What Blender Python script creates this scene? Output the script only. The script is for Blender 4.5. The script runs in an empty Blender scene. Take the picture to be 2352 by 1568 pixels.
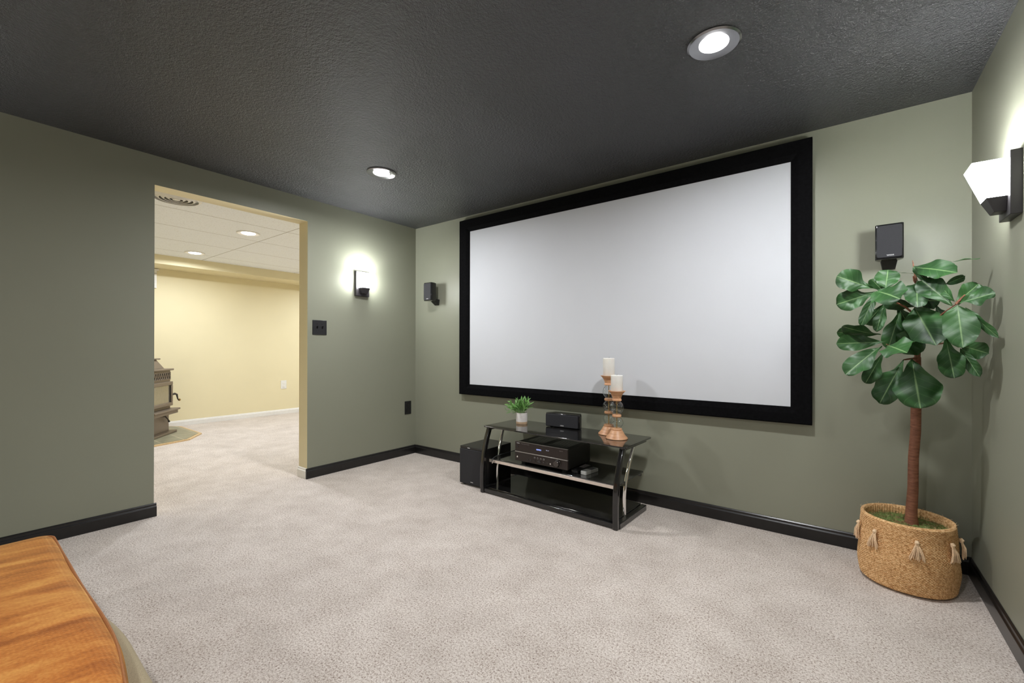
import bpy, bmesh, math, random
from mathutils import Vector, Matrix
PI = math.pi
C = bpy.context.scene.collection
sc = bpy.context.scene
random.seed(7)

# ------------------------------------------------------------------ camera
F_PX, CY = 997.73, 798.12
YAW, TILT, ROLL = 0.647288, 0.001135, 0.001821
CAM = Vector((3.4907, -2.9701, 1.07495))
fw = Vector((-math.sin(YAW)*math.cos(TILT), math.cos(YAW)*math.cos(TILT), math.sin(TILT)))
_r = Vector((math.cos(YAW), math.sin(YAW), 0)); _u = _r.cross(fw)
rt = _r*math.cos(ROLL) + _u*math.sin(ROLL)
up = -_r*math.sin(ROLL) + _u*math.cos(ROLL)
cd = bpy.data.cameras.new('camera'); cam = bpy.data.objects.new('camera', cd); C.objects.link(cam)
cd.sensor_fit = 'HORIZONTAL'; cd.sensor_width = 36; cd.lens = F_PX/2352*36
cd.shift_y = (CY-784)/2352; cd.clip_start = 0.02
M = Matrix((rt, up, -fw)).transposed().to_4x4(); M.translation = CAM
cam.matrix_world = M
sc.camera = cam
def at(x, y, ax, v):
    """world point seen at pixel x, y of the 2352 x 1568 photograph on the plane coord[ax] = v"""
    d = fw + rt*((x-1176)/F_PX) - up*((y-CY)/F_PX)
    return CAM + d*((v-CAM[ax])/d[ax])
def mpp(P): return (Vector(P)-CAM).dot(fw)/F_PX

# ------------------------------------------------------------------ world, exposure
w = bpy.data.worlds.new('world'); sc.world = w; w.use_nodes = True
w.node_tree.nodes['Background'].inputs[0].default_value = (0.8, 0.85, 0.9, 1)
w.node_tree.nodes['Background'].inputs[1].default_value = 0.02
vs = sc.view_settings
vs.view_transform = 'Standard'; vs.look = 'None'; vs.gamma = 1; vs.use_curve_mapping = False
vs.exposure = 0.0

# room dimensions
H = 2.3; W = 3.99; H2 = 2.236; YB = -6.2           # green room height and width, yellow room height, rear wall
D0, D1, DH = -2.136, -1.138, 2.113                 # doorway
WT = 0.135                                         # left wall thickness
XF = -3.75                                         # far yellow wall

# lamps of both rooms, some of them unseen and added for light
CAN_W = 23.5; FILL_W = 23; CAN_COL = (0.98, 0.985, 1.0)
SCONCE_W = 4.5; SHADE_E = 84; SCONCE_COL = (0.97, 0.995, 1.0)
YCAN_W = 20.5; YCAN_COL = (0.90, 0.965, 1.06)
cans = [(0.93, -1.10), (3.085, -1.095), (3.085, -3.5), (2.0, -5.3)]  # the last pair is unseen, added to fill the room with light
ycans = [(-1.30, -1.07), (-2.82, -1.07), (-1.30, -3.3), (-2.82, -3.6), (-1.3, 1.2), (-2.82, 1.2)]  # the first pair is seen, the others are added for brightness
def disk_light(x, y, z, size, power, col, spread=PI):
    l = bpy.data.lights.new('lamp', 'AREA'); l.shape = 'DISK'; l.size = size; l.energy = power; l.color = col
    l.spread = spread
    o = bpy.data.objects.new('lamp', l); C.objects.link(o); o.location = (x, y, z); return o

# ------------------------------------------------------------------ material helpers
def new_mat(name):
    m = bpy.data.materials.new(name); m.use_nodes = True
    nt = m.node_tree; return m, nt, nt.nodes['Principled BSDF']
def L(nt, a, b): nt.links.new(a, b)
def tex_coord(nt, kind='Object', scale=(1, 1, 1)):
    tc = nt.nodes.new('ShaderNodeTexCoord'); mp = nt.nodes.new('ShaderNodeMapping')
    mp.inputs['Scale'].default_value = scale
    L(nt, tc.outputs[kind], mp.inputs[0]); return mp.outputs[0]
def noise(nt, co, scale, detail=2, rough=0.5):
    n = nt.nodes.new('ShaderNodeTexNoise'); n.inputs['Scale'].default_value = scale
    n.inputs['Detail'].default_value = detail; n.inputs['Roughness'].default_value = rough
    if co: L(nt, co, n.inputs['Vector'])
    return n.outputs['Fac']
def ramp(nt, fac, stops):
    r = nt.nodes.new('ShaderNodeValToRGB')
    while len(r.color_ramp.elements) < len(stops): r.color_ramp.elements.new(0.5)
    for e, (p, c) in zip(r.color_ramp.elements, stops):
        e.position = p; e.color = (*c, 1) if len(c) == 3 else c
    L(nt, fac, r.inputs[0]); return r.outputs[0]
def bump(nt, bsdf, h, strength=0.3, dist=0.002, prev=None):
    b = nt.nodes.new('ShaderNodeBump'); b.inputs['Strength'].default_value = strength
    b.inputs['Distance'].default_value = dist; L(nt, h, b.inputs['Height'])
    if prev: L(nt, prev, b.inputs['Normal'])
    L(nt, b.outputs[0], bsdf.inputs['Normal']); return b.outputs[0]
def math_n(nt, op, a, b=None):
    n = nt.nodes.new('ShaderNodeMath'); n.operation = op
    for i, v in enumerate((a, b)):
        if v is None: continue
        if isinstance(v, (int, float)): n.inputs[i].default_value = v
        else: L(nt, v, n.inputs[i])
    return n.outputs[0]
def mix_rgb(nt, fac, a, b, mode='MIX'):
    n = nt.nodes.new('ShaderNodeMix'); n.data_type = 'RGBA'; n.blend_type = mode
    for s, v in ((0, fac), (6, a), (7, b)):
        if isinstance(v, (int, float)): n.inputs[s].default_value = v
        elif isinstance(v, tuple): n.inputs[s].default_value = (*v, 1)
        else: L(nt, v, n.inputs[s])
    return n.outputs[2]
def flat(name, col, rough=0.5, metal=0.0, spec=0.5, coat=0.0, noise_amt=0.12, nscale=30, bmp=0.0, bscale=200):
    """procedural material: base colour with a little noise variation"""
    m, nt, b = new_mat(name); co = tex_coord(nt)
    lo = tuple(max(0, c*(1-noise_amt)) for c in col); hi = tuple(min(1, c*(1+noise_amt)) for c in col)
    L(nt, ramp(nt, noise(nt, co, nscale, 3), [(0.3, lo), (0.7, hi)]), b.inputs['Base Color'])
    b.inputs['Roughness'].default_value = rough; b.inputs['Metallic'].default_value = metal
    b.inputs['Specular IOR Level'].default_value = spec; b.inputs['Coat Weight'].default_value = coat
    if bmp: bump(nt, b, noise(nt, co, bscale, 2), bmp, 0.001)
    return m

def wall_mat(name, col, rough):
    m, nt, b = new_mat(name); co = tex_coord(nt)
    lo = tuple(c*0.97 for c in col); hi = tuple(c*1.03 for c in col)
    L(nt, ramp(nt, noise(nt, co, 1.3, 3), [(0.3, lo), (0.7, hi)]), b.inputs['Base Color'])
    b.inputs['Roughness'].default_value = rough; b.inputs['Specular IOR Level'].default_value = 0.4
    bump(nt, b, noise(nt, co, 220, 3), 0.12, 0.0006)
    return m
M_GREEN = wall_mat('sage_green_paint', (0.262, 0.268, 0.205), 0.42)
M_YELLOW = wall_mat('pale_yellow_paint', (0.78, 0.695, 0.455), 0.6)

def carpet_mat():
    m, nt, b = new_mat('beige_carpet_pile'); co = tex_coord(nt)
    fine = noise(nt, co, 200, 5, 0.8); mid = noise(nt, co, 120, 3, 0.7); big = noise(nt, co, 3.2, 4, 0.6)
    dens = math_n(nt, 'MULTIPLY', math_n(nt, 'SUBTRACT', noise(nt, co, 8, 3, 0.6), 0.5), 0.075)
    s = math_n(nt, 'ADD', dens, math_n(nt, 'ADD', math_n(nt, 'MULTIPLY', fine, 0.62), math_n(nt, 'MULTIPLY', mid, 0.38)))
    c = ramp(nt, s, [(0.39, (0.16, 0.11, 0.082)), (0.44, (0.43, 0.345, 0.29)), (0.49, (0.66, 0.585, 0.525)), (0.59, (0.86, 0.79, 0.735))])
    c2 = mix_rgb(nt, 1.0, c, ramp(nt, big, [(0.3, (0.84, 0.83, 0.82)), (0.7, (1, 1, 1))]), 'MULTIPLY')
    L(nt, c2, b.inputs['Base Color'])
    b.inputs['Roughness'].default_value = 0.95; b.inputs['Specular IOR Level'].default_value = 0.1
    b.inputs['Sheen Weight'].default_value = 0.15
    n1 = bump(nt, b, fine, 0.5, 0.005); bump(nt, b, big, 0.25, 0.03, n1)
    return m
M_CARPET = carpet_mat()

def ceiling_mat():
    m, nt, b = new_mat('black_textured_ceiling_paint'); co = tex_coord(nt)
    patch = noise(nt, co, 1.4, 2, 0.5)
    patch2 = noise(nt, tex_coord(nt, 'Object', (1, 0.35, 1)), 3.0, 2, 0.5)
    ps = math_n(nt, 'ADD', math_n(nt, 'MULTIPLY', patch, 0.5), math_n(nt, 'MULTIPLY', patch2, 0.5))
    L(nt, ramp(nt, ps, [(0.35, (0.003, 0.0034, 0.005)), (0.65, (0.008, 0.0088, 0.012))]), b.inputs['Base Color'])
    rr = ramp(nt, ps, [(0.36, (0.285,)*3), (0.62, (0.40,)*3)])
    L(nt, rr, b.inputs['Roughness']); b.inputs['Specular IOR Level'].default_value = 1.0; b.inputs['IOR'].default_value = 1.56
    h = math_n(nt, 'ADD', noise(nt, co, 78, 4, 0.62), math_n(nt, 'MULTIPLY', noise(nt, co, 210, 2), 0.35))
    bump(nt, b, h, 1.0, 0.013)
    return m
M_CEIL = ceiling_mat()

def tile_mat():
    m, nt, b = new_mat('white_ceiling_tiles'); co = tex_coord(nt)
    mp = nt.nodes.new('ShaderNodeMapping'); mp.inputs['Location'].default_value = (0.95, 0.85, 0); L(nt, co, mp.inputs[0])
    br = nt.nodes.new('ShaderNodeTexBrick'); br.offset = 0.0; br.squash = 1.0
    L(nt, mp.outputs[0], br.inputs['Vector'])
    br.inputs['Scale'].default_value = 1; br.inputs['Brick Width'].default_value = 0.65; br.inputs['Row Height'].default_value = 1.22
    br.inputs['Mortar Size'].default_value = 0.004; br.inputs['Mortar Smooth'].default_value = 0.1
    br.inputs['Color1'].default_value = br.inputs['Color2'].default_value = (0.88, 0.905, 0.94, 1)
    br.inputs['Mortar'].default_value = (0.36, 0.33, 0.29, 1)
    sp = ramp(nt, noise(nt, co, 120, 2, 0.7), [(0.30, (0.72, 0.69, 0.65)), (0.42, (1, 1, 1))])
    L(nt, mix_rgb(nt, 1.0, br.outputs['Color'], sp, 'MULTIPLY'), b.inputs['Base Color'])
    b.inputs['Roughness'].default_value = 0.9
    bump(nt, b, noise(nt, co, 160, 3), 0.3, 0.002)
    return m
M_TILE = tile_mat()
M_BLACKTRIM = flat('black_gloss_trim_paint', (0.011, 0.010, 0.010), 0.28, noise_amt=0.2)
M_WHITETRIM = flat('white_trim_paint', (0.80, 0.78, 0.74), 0.4, noise_amt=0.03)
M_VELVETBLACK = flat('black_velvet_frame', (0.0035, 0.0035, 0.004), 0.95, spec=0.08, noise_amt=0.4, nscale=60)
M_SCREEN = flat('projection_screen_fabric', (0.63, 0.648, 0.685), 0.85, spec=0.2, noise_amt=0.01, nscale=4)
M_BPLASTIC = flat('matte_black_plastic', (0.012, 0.012, 0.013), 0.45, nscale=80)
M_BGLOSS = flat('gloss_black_cabinet', (0.009, 0.009, 0.010), 0.12, coat=0.3)
M_GRILLE = flat('black_speaker_cloth', (0.022, 0.022, 0.026), 0.8, noise_amt=0.4, nscale=900, bmp=0.5, bscale=1500)
M_SUBWOOD = flat('black_ash_vinyl', (0.013, 0.0125, 0.012), 0.3, noise_amt=0.25, nscale=120)
M_CHROME = flat('polished_chrome', (0.85, 0.84, 0.83), 0.07, metal=1.0, noise_amt=0.02)
M_ALU = flat('satin_aluminium_bar', (0.86, 0.77, 0.70), 0.35, metal=0.85, noise_amt=0.04)
M_BTUBE = flat('black_gloss_steel_tube', (0.010, 0.0095, 0.0095), 0.16, coat=0.5)
M_WHITEPRINT = flat('white_printing', (0.8, 0.8, 0.8), 0.5, noise_amt=0.02)
M_GREYPRINT = flat('grey_printing', (0.22, 0.20, 0.19), 0.5, noise_amt=0.05)
M_BRONZE = flat('dark_bronze_sconce_metal', (0.034, 0.031, 0.034), 0.42, spec=0.4, noise_amt=0.05)
M_SILVER = flat('silver_baffle', (0.62, 0.62, 0.63), 0.25, metal=1.0, noise_amt=0.03)
M_RECV = flat('brown_black_brushed_faceplate', (0.030, 0.021, 0.018), 0.32, metal=0.3, noise_amt=0.3, nscale=260)
M_RECVLOW = flat('brown_black_satin_faceplate', (0.026, 0.018, 0.0155), 0.38, metal=0.2, noise_amt=0.08)
M_RECVTRIM = flat('silver_trim_line', (0.42, 0.40, 0.38), 0.28, metal=0.9, noise_amt=0.05)
M_REMOTEW = flat('white_remote_plastic', (0.62, 0.62, 0.60), 0.35, noise_amt=0.02)
M_REMOTEG = flat('grey_remote_plastic', (0.36, 0.36, 0.34), 0.4, noise_amt=0.02)
M_CANDLE = flat('ivory_wax', (0.82, 0.80, 0.75), 0.45, noise_amt=0.02)
M_CANDLE.node_tree.nodes['Principled BSDF'].inputs['Subsurface Weight'].default_value = 0.2
M_CANDLE.node_tree.nodes['Principled BSDF'].inputs['Subsurface Radius'].default_value = (0.02, 0.015, 0.01)
M_STOVE = flat('brown_grey_cast_iron', (0.195, 0.155, 0.115), 0.42, metal=0.35, noise_amt=0.08, nscale=200)
M_STOVEDARK = flat('stove_dark_iron', (0.03, 0.025, 0.02), 0.5)
M_STOVEGLASS = flat('stove_glass', (0.34, 0.31, 0.24), 0.08, metal=0.55, noise_amt=0.05)
M_BRASS = flat('brass_knob', (0.45, 0.30, 0.10), 0.35, metal=0.8)
M_OAKEDGE = flat('light_oak_edge', (0.60, 0.42, 0.22), 0.5, nscale=60)
M_PLATEBLK = flat('black_wallplate', (0.010, 0.010, 0.011), 0.38)
M_PLATEWHT = flat('white_wallplate', (0.78, 0.77, 0.72), 0.4, noise_amt=0.02)

def glass_mat(name, col, rough, ior=1.45, alpha_t=None):
    m, nt, b = new_mat(name)
    b.inputs['Base Color'].default_value = (*col, 1); b.inputs['Roughness'].default_value = rough
    b.inputs['IOR'].default_value = ior; b.inputs['Transmission Weight'].default_value = 1.0
    return m
def clear_globe():
    # thin blown glass: mostly straight-through, fresnel glints, same for every ray
    m, nt, b = new_mat('clear_blown_glass'); nt.nodes.remove(b)
    out = nt.nodes['Material Output']
    t = nt.nodes.new('ShaderNodeBsdfTransparent'); t.inputs[0].default_value = (0.95, 0.965, 0.96, 1)
    g = nt.nodes.new('ShaderNodeBsdfGlossy'); g.inputs['Roughness'].default_value = 0.03
    lw = nt.nodes.new('ShaderNodeLayerWeight'); lw.inputs['Blend'].default_value = 0.10
    tc = tex_coord(nt); nz = noise(nt, tc, 14, 2)
    f = math_n(nt, 'ADD', math_n(nt, 'MULTIPLY', lw.outputs['Fresnel'], 0.45), math_n(nt, 'MULTIPLY', nz, 0.22))
    mx = nt.nodes.new('ShaderNodeMixShader'); L(nt, f, mx.inputs[0]); L(nt, t.outputs[0], mx.inputs[1]); L(nt, g.outputs[0], mx.inputs[2])
    L(nt, mx.outputs[0], out.inputs[0]); return m
M_GLOBE = clear_globe()
def black_glass():
    m, nt, b = new_mat('black_tempered_glass'); co = tex_coord(nt)
    sm = noise(nt, co, 7, 5, 0.7)
    L(nt, ramp(nt, sm, [(0.45, (0.006, 0.006, 0.006)), (0.75, (0.035, 0.033, 0.031))]), b.inputs['Base Color'])
    L(nt, ramp(nt, sm, [(0.4, (0.03,)*3), (0.75, (0.16,)*3)]), b.inputs['Roughness'])
    b.inputs['Specular IOR Level'].default_value = 0.75; b.inputs['Coat Weight'].default_value = 0.5; b.inputs['Coat Roughness'].default_value = 0.02
    return m
M_BGLASS = black_glass()
def emis(name, col, s):
    m, nt, b = new_mat(name); co = tex_coord(nt)
    b.inputs['Base Color'].default_value = (0.8, 0.8, 0.8, 1)
    L(nt, ramp(nt, noise(nt, co, 8), [(0, col), (1, tuple(c*0.98 for c in col))]), b.inputs['Emission Color'])
    b.inputs['Emission Strength'].default_value = s
    return m
M_BULB = emis('led_bulb_face', (1, 0.98, 0.96), 14)
M_SHADE = emis('lit_frosted_glass_shade', (0.97, 0.995, 1), SHADE_E)
M_BLUE = emis('blue_display_segments', (0.10, 0.24, 1.0), 1.3)
M_BLUEDIM = emis('dim_blue_display_segments', (0.12, 0.2, 0.7), 0.35)

def wood_mat():
    m, nt, b = new_mat('turned_mango_wood'); co = tex_coord(nt, 'Object', (1, 1, 9))
    L(nt, ramp(nt, noise(nt, co, 9, 4, 0.6), [(0.3, (0.46, 0.215, 0.10)), (0.6, (0.66, 0.36, 0.19)), (0.8, (0.75, 0.46, 0.27))]), b.inputs['Base Color'])
    b.inputs['Roughness'].default_value = 0.4; return m
M_WOOD = wood_mat()
def bark_mat():
    m, nt, b = new_mat('red_brown_trunk_bark'); co = tex_coord(nt, 'Object', (1, 1, 4))
    n = noise(nt, co, 30, 5, 0.65)
    L(nt, ramp(nt, n, [(0.3, (0.17, 0.062, 0.033)), (0.7, (0.36, 0.15, 0.085))]), b.inputs['Base Color'])
    b.inputs['Roughness'].default_value = 0.6; bump(nt, b, n, 0.5, 0.004); return m
M_BARK = bark_mat()
def jute_mat():
    m, nt, b = new_mat('braided_jute'); co = tex_coord(nt)
    n = noise(nt, co, 110, 3, 0.7); f = noise(nt, co, 420, 2)
    s = math_n(nt, 'ADD', math_n(nt, 'MULTIPLY', n, 0.6), math_n(nt, 'MULTIPLY', f, 0.4))
    L(nt, ramp(nt, s, [(0.36, (0.36, 0.17, 0.06)), (0.48, (0.68, 0.39, 0.17)), (0.62, (0.93, 0.65, 0.36))]), b.inputs['Base Color'])
    b.inputs['Roughness'].default_value = 0.85; b.inputs['Specular IOR Level'].default_value = 0.25
    bump(nt, b, f, 0.5, 0.003); return m
M_JUTE = jute_mat()
M_TASSEL = flat('pale_jute_tassel', (0.80, 0.58, 0.37), 0.85, noise_amt=0.2, nscale=300, spec=0.2)
def moss_mat():
    m, nt, b = new_mat('green_moss'); co = tex_coord(nt)
    L(nt, ramp(nt, noise(nt, co, 28, 5, 0.7), [(0.32, (0.20, 0.12, 0.05)), (0.45, (0.30, 0.25, 0.09)), (0.56, (0.16, 0.27, 0.06)), (0.66, (0.46, 0.43, 0.19))]), b.inputs['Base Color'])
    b.inputs['Roughness'].default_value = 0.95; bump(nt, b, noise(nt, co, 220, 4), 1.0, 0.01); return m
M_MOSS = moss_mat()
def leaf_mat(name, dark, mid, vein, under, vscale):
    m, nt, b = new_mat(name)
    uvn = nt.nodes.new('ShaderNodeUVMap'); uvn.uv_map = 'UVMap'
    sep = nt.nodes.new('ShaderNodeSeparateXYZ'); L(nt, uvn.outputs[0], sep.inputs[0])
    s = math_n(nt, 'ABSOLUTE', math_n(nt, 'SUBTRACT', sep.outputs[0], 0.5))       # 0 at the midrib
    t = sep.outputs[1]
    wv = math_n(nt, 'SINE', math_n(nt, 'MULTIPLY', math_n(nt, 'SUBTRACT', t, math_n(nt, 'MULTIPLY', s, 0.5)), vscale))
    side = ramp(nt, wv, [(0.93, (0, 0, 0)), (1.0, (1, 1, 1))])
    mid_l = ramp(nt, s, [(0.008, (1, 1, 1)), (0.03, (0, 0, 0))])
    co = tex_coord(nt)
    base = ramp(nt, noise(nt, co, 7, 3), [(0.35, dark), (0.65, mid)])
    c = mix_rgb(nt, math_n(nt, 'MULTIPLY', side, 0.10), base, vein)
    c = mix_rgb(nt, math_n(nt, 'MULTIPLY', mid_l, 0.6), c, vein)
    geo = nt.nodes.new('ShaderNodeNewGeometry')
    c = mix_rgb(nt, geo.outputs['Backfacing'], c, under)
    L(nt, c, b.inputs['Base Color'])
    b.inputs['Roughness'].default_value = 0.46; b.inputs['Specular IOR Level'].default_value = 0.45
    h = math_n(nt, 'ADD', math_n(nt, 'MULTIPLY', wv, -0.10), math_n(nt, 'MULTIPLY', noise(nt, co, 30, 2), 0.5))
    bump(nt, b, h, 0.45, 0.005)
    return m
M_LEAF = leaf_mat('fiddle_leaf', (0.008, 0.035, 0.009), (0.032, 0.108, 0.025), (0.26, 0.40, 0.17), (0.06, 0.125, 0.020), 38)
M_LEAFS = leaf_mat('small_grass_leaf', (0.10, 0.27, 0.05), (0.20, 0.42, 0.10), (0.45, 0.62, 0.30), (0.13, 0.30, 0.07), 3)
def velvet_mat():
    m, nt, b = new_mat('orange_velvet'); co = tex_coord(nt)
    n1 = noise(nt, tex_coord(nt, 'Object', (5, 1.1, 1)), 2.6, 4, 0.6); n2 = noise(nt, co, 150, 2)
    s = math_n(nt, 'ADD', math_n(nt, 'MULTIPLY', n1, 0.8), math_n(nt, 'MULTIPLY', n2, 0.2))
    L(nt, ramp(nt, s, [(0.38, (0.33, 0.082, 0.010)), (0.5, (0.56, 0.18, 0.03)), (0.62, (0.74, 0.33, 0.075))]), b.inputs['Base Color'])
    b.inputs['Roughness'].default_value = 0.75; b.inputs['Specular IOR Level'].default_value = 0.25
    b.inputs['Sheen Weight'].default_value = 1.0; b.inputs['Sheen Roughness'].default_value = 0.30
    b.inputs['Sheen Tint'].default_value = (1.0, 0.72, 0.30, 1)
    sep = nt.nodes.new('ShaderNodeSeparateXYZ'); L(nt, co, sep.inputs[0])
    zig = math_n(nt, 'PINGPONG', math_n(nt, 'MULTIPLY', sep.outputs[1], 1.0), 0.004)
    hh = math_n(nt, 'SINE', math_n(nt, 'MULTIPLY', math_n(nt, 'ADD', sep.outputs[0], zig), 1250))
    bump(nt, b, hh, 0.3, 0.0008)
    return m
M_VELVET = velvet_mat()
M_PIPING = flat('orange_brown_piping', (0.36, 0.13, 0.03), 0.7, nscale=200)
M_BEIGEFAB = flat('olive_beige_upholstery', (0.40, 0.33, 0.21), 0.85, noise_amt=0.2, nscale=500, bmp=0.5, bscale=700)
def pot_mat():
    m, nt, b = new_mat('speckled_white_ceramic'); co = tex_coord(nt)
    L(nt, ramp(nt, noise(nt, co, 60, 3), [(0.3, (0.78, 0.72, 0.68)), (0.6, (0.84, 0.80, 0.77))]), b.inputs['Base Color'])
    b.inputs['Roughness'].default_value = 0.35; return m
M_POT = pot_mat(); M_CLAY = flat('bare_tan_clay', (0.62, 0.43, 0.27), 0.7)
def slate_mat():
    m, nt, b = new_mat('slate_hearth_tiles'); co = tex_coord(nt)
    br = nt.nodes.new('ShaderNodeTexBrick'); L(nt, co, br.inputs['Vector'])
    br.inputs['Scale'].default_value = 1; br.inputs['Brick Width'].default_value = 0.42; br.inputs['Row Height'].default_value = 0.22
    br.inputs['Mortar Size'].default_value = 0.006
    br.inputs['Color1'].default_value = (0.23, 0.22, 0.145, 1); br.inputs['Color2'].default_value = (0.29, 0.265, 0.18, 1)
    br.inputs['Mortar'].default_value = (0.5, 0.44, 0.30, 1)
    L(nt, mix_rgb(nt, 0.35, br.outputs['Color'], ramp(nt, noise(nt, co, 9, 4), [(0.3, (0.15, 0.15, 0.10)), (0.7, (0.36, 0.32, 0.22))])), b.inputs['Base Color'])
    b.inputs['Roughness'].default_value = 0.4; return m
M_SLATE = slate_mat()

# ------------------------------------------------------------------ mesh helpers
class MB:
    def __init__(s): s.bm = bmesh.new()
    def box(s, x0, x1, y0, y1, z0, z1, mat=None, mi=0):
        vs_ = [Vector((x, y, z)) for z in (z0, z1) for y in (y0, y1) for x in (x0, x1)]
        if mat: vs_ = [mat @ v for v in vs_]
        v = [s.bm.verts.new(p) for p in vs_]
        for f in ((0, 2, 3, 1), (4, 5, 7, 6), (0, 1, 5, 4), (2, 6, 7, 3), (0, 4, 6, 2), (1, 3, 7, 5)):
            fc = s.bm.faces.new([v[i] for i in f]); fc.material_index = mi
        return s
    def hull8(s, pts, mi=0):
        """eight points ordered like box: bottom (x0y0,x1y0,x0y1,x1y1), top the same"""
        v = [s.bm.verts.new(p) for p in pts]
        for f in ((0, 2, 3, 1), (4, 5, 7, 6), (0, 1, 5, 4), (2, 6, 7, 3), (0, 4, 6, 2), (1, 3, 7, 5)):
            fc = s.bm.faces.new([v[i] for i in f]); fc.material_index = mi
        return s
    def lathe(s, prof, n=48, cx=0, cy=0, cap0=True, cap1=True, mi=0, mat=None):
        rings = []
        for (r, z) in prof:
            ring = []
            for k in range(n):
                a = 2*PI*k/n; p = Vector((cx+r*math.cos(a), cy+r*math.sin(a), z))
                ring.append(s.bm.verts.new(mat @ p if mat else p))
            rings.append(ring)
        for i in range(len(rings)-1):
            for k in range(n):
                f = s.bm.faces.new((rings[i][k], rings[i][(k+1) % n], rings[i+1][(k+1) % n], rings[i+1][k])); f.material_index = mi
        if cap0: f = s.bm.faces.new(list(reversed(rings[0]))); f.material_index = mi
        if cap1: f = s.bm.faces.new(rings[-1]); f.material_index = mi
        return s
    def tube(s, pts, rad, n=10, sx=1.0, cap=True, closed=False, mi=0, upv=None):
        pts = [Vector(p) for p in pts]; N = len(pts); rings = []
        if not hasattr(rad, '__len__'): rad = [rad]*N
        ref = None
        for i, p in enumerate(pts):
            if closed: d = (pts[(i+1) % N]-pts[i-1])
            else: d = pts[min(i+1, N-1)]-pts[max(i-1, 0)]
            d.normalize()
            if upv is not None: a = Vector(upv)
            elif ref is None: a = Vector((0, 0, 1)) if abs(d.z) < 0.9 else Vector((1, 0, 0))
            else: a = ref
            a = (a - d*a.dot(d)).normalized(); b = d.cross(a); ref = a
            rings.append([s.bm.verts.new(p + (a*math.cos(2*PI*k/n) + b*math.sin(2*PI*k/n)*sx)*rad[i]) for k in range(n)])
        rng = range(N) if closed else range(N-1)
        for i in rng:
            j = (i+1) % N
            for k in range(n):
                f = s.bm.faces.new((rings[i][k], rings[i][(k+1) % n], rings[j][(k+1) % n], rings[j][k])); f.material_index = mi
        if cap and not closed:
            s.bm.faces.new(list(reversed(rings[0]))).material_index = mi; s.bm.faces.new(rings[-1]).material_index = mi
        return s
    def ribbon_bar(s, pts, wx, wy, mi=0):
        """rectangular section swept along pts (section axes: world x and the in-plane normal)"""
        pts = [Vector(p) for p in pts]; rings = []
        for i, p in enumerate(pts):
            d = (pts[min(i+1, len(pts)-1)]-pts[max(i-1, 0)]).normalized()
            a = Vector((1, 0, 0)); a = (a-d*a.dot(d)).normalized(); b = d.cross(a)
            rings.append([s.bm.verts.new(p + a*(wx/2*sx_) + b*(wy/2*sy_)) for sx_, sy_ in ((-1, -1), (1, -1), (1, 1), (-1, 1))])
        for i in range(len(rings)-1):
            for k in range(4): s.bm.faces.new((rings[i][k], rings[i][(k+1) % 4], rings[i+1][(k+1) % 4], rings[i+1][k]))
        s.bm.faces.new(list(reversed(rings[0]))); s.bm.faces.new(rings[-1]); return s
    def prism(s, poly, z0, z1, mi=0, mat=None):
        f = lambda p, z: (mat @ Vector((p[0], p[1], z))) if mat else Vector((p[0], p[1], z))
        a = [s.bm.verts.new(f(p, z0)) for p in poly]; b = [s.bm.verts.new(f(p, z1)) for p in poly]; n = len(poly)
        s.bm.faces.new(list(reversed(a))).material_index = mi; s.bm.faces.new(b).material_index = mi
        for k in range(n): s.bm.faces.new((a[k], a[(k+1) % n], b[(k+1) % n], b[k])).material_index = mi
        return s
    def build(s, name, mats, parent=None, loc=(0, 0, 0), rz=0, bevel=0, segs=2, smooth=None):
        bmesh.ops.recalc_face_normals(s.bm, faces=s.bm.faces[:])
        me = bpy.data.meshes.new(name); s.bm.to_mesh(me); s.bm.free()
        return link(name, me, mats, parent, loc, rz, bevel, segs, smooth)
def link(name, me, mats, parent=None, loc=(0, 0, 0), rz=0, bevel=0, segs=2, smooth=None):
    if not isinstance(mats, (list, tuple)): mats = [mats]
    for m in mats: me.materials.append(m)
    o = bpy.data.objects.new(name, me); C.objects.link(o); o.location = loc; o.rotation_euler = (0, 0, rz)
    if parent: o.parent = parent
    if smooth is None: smooth = 35
    if smooth:
        me.polygons.foreach_set('use_smooth', [True]*len(me.polygons)); me.set_sharp_from_angle(angle=math.radians(smooth))
    if bevel:
        b = o.modifiers.new('bevel', 'BEVEL'); b.width = bevel; b.segments = segs; b.limit_method = 'ANGLE'; b.angle_limit = math.radians(40)
        b.harden_normals = False
    return o
def thing(name, label, cat, loc=(0, 0, 0), rz=0, group=None):
    o = bpy.data.objects.new(name, None); C.objects.link(o); o.empty_display_size = 0.1
    o.location = loc; o.rotation_euler = (0, 0, rz); return tag(o, label, cat, group)
def tag(o, label, cat, group=None):
    o['label'] = label; o['category'] = cat
    if group: o['group'] = group
    return o
def struct(o): o['kind'] = 'structure'; return o
def dup(root, loc, rz, label, group=None):
    r = root.copy(); C.objects.link(r); r.location = loc; r.rotation_euler = (0, 0, rz); r['label'] = label
    if group: r['group'] = group
    for ch in list(root.children):
        c = ch.copy(); C.objects.link(c); c.parent = r
        for g in list(ch.children):
            d = g.copy(); C.objects.link(d); d.parent = c
    return r
def rrect(x0, x1, y0, y1, r, n=5):
    pts = []
    for cx, cy, a0 in ((x1-r, y0+r, -90), (x1-r, y1-r, 0), (x0+r, y1-r, 90), (x0+r, y0+r, 180)):
        for k in range(n+1):
            a = math.radians(a0+90*k/n); pts.append((cx+r*math.cos(a), cy+r*math.sin(a)))
    return pts
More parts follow.
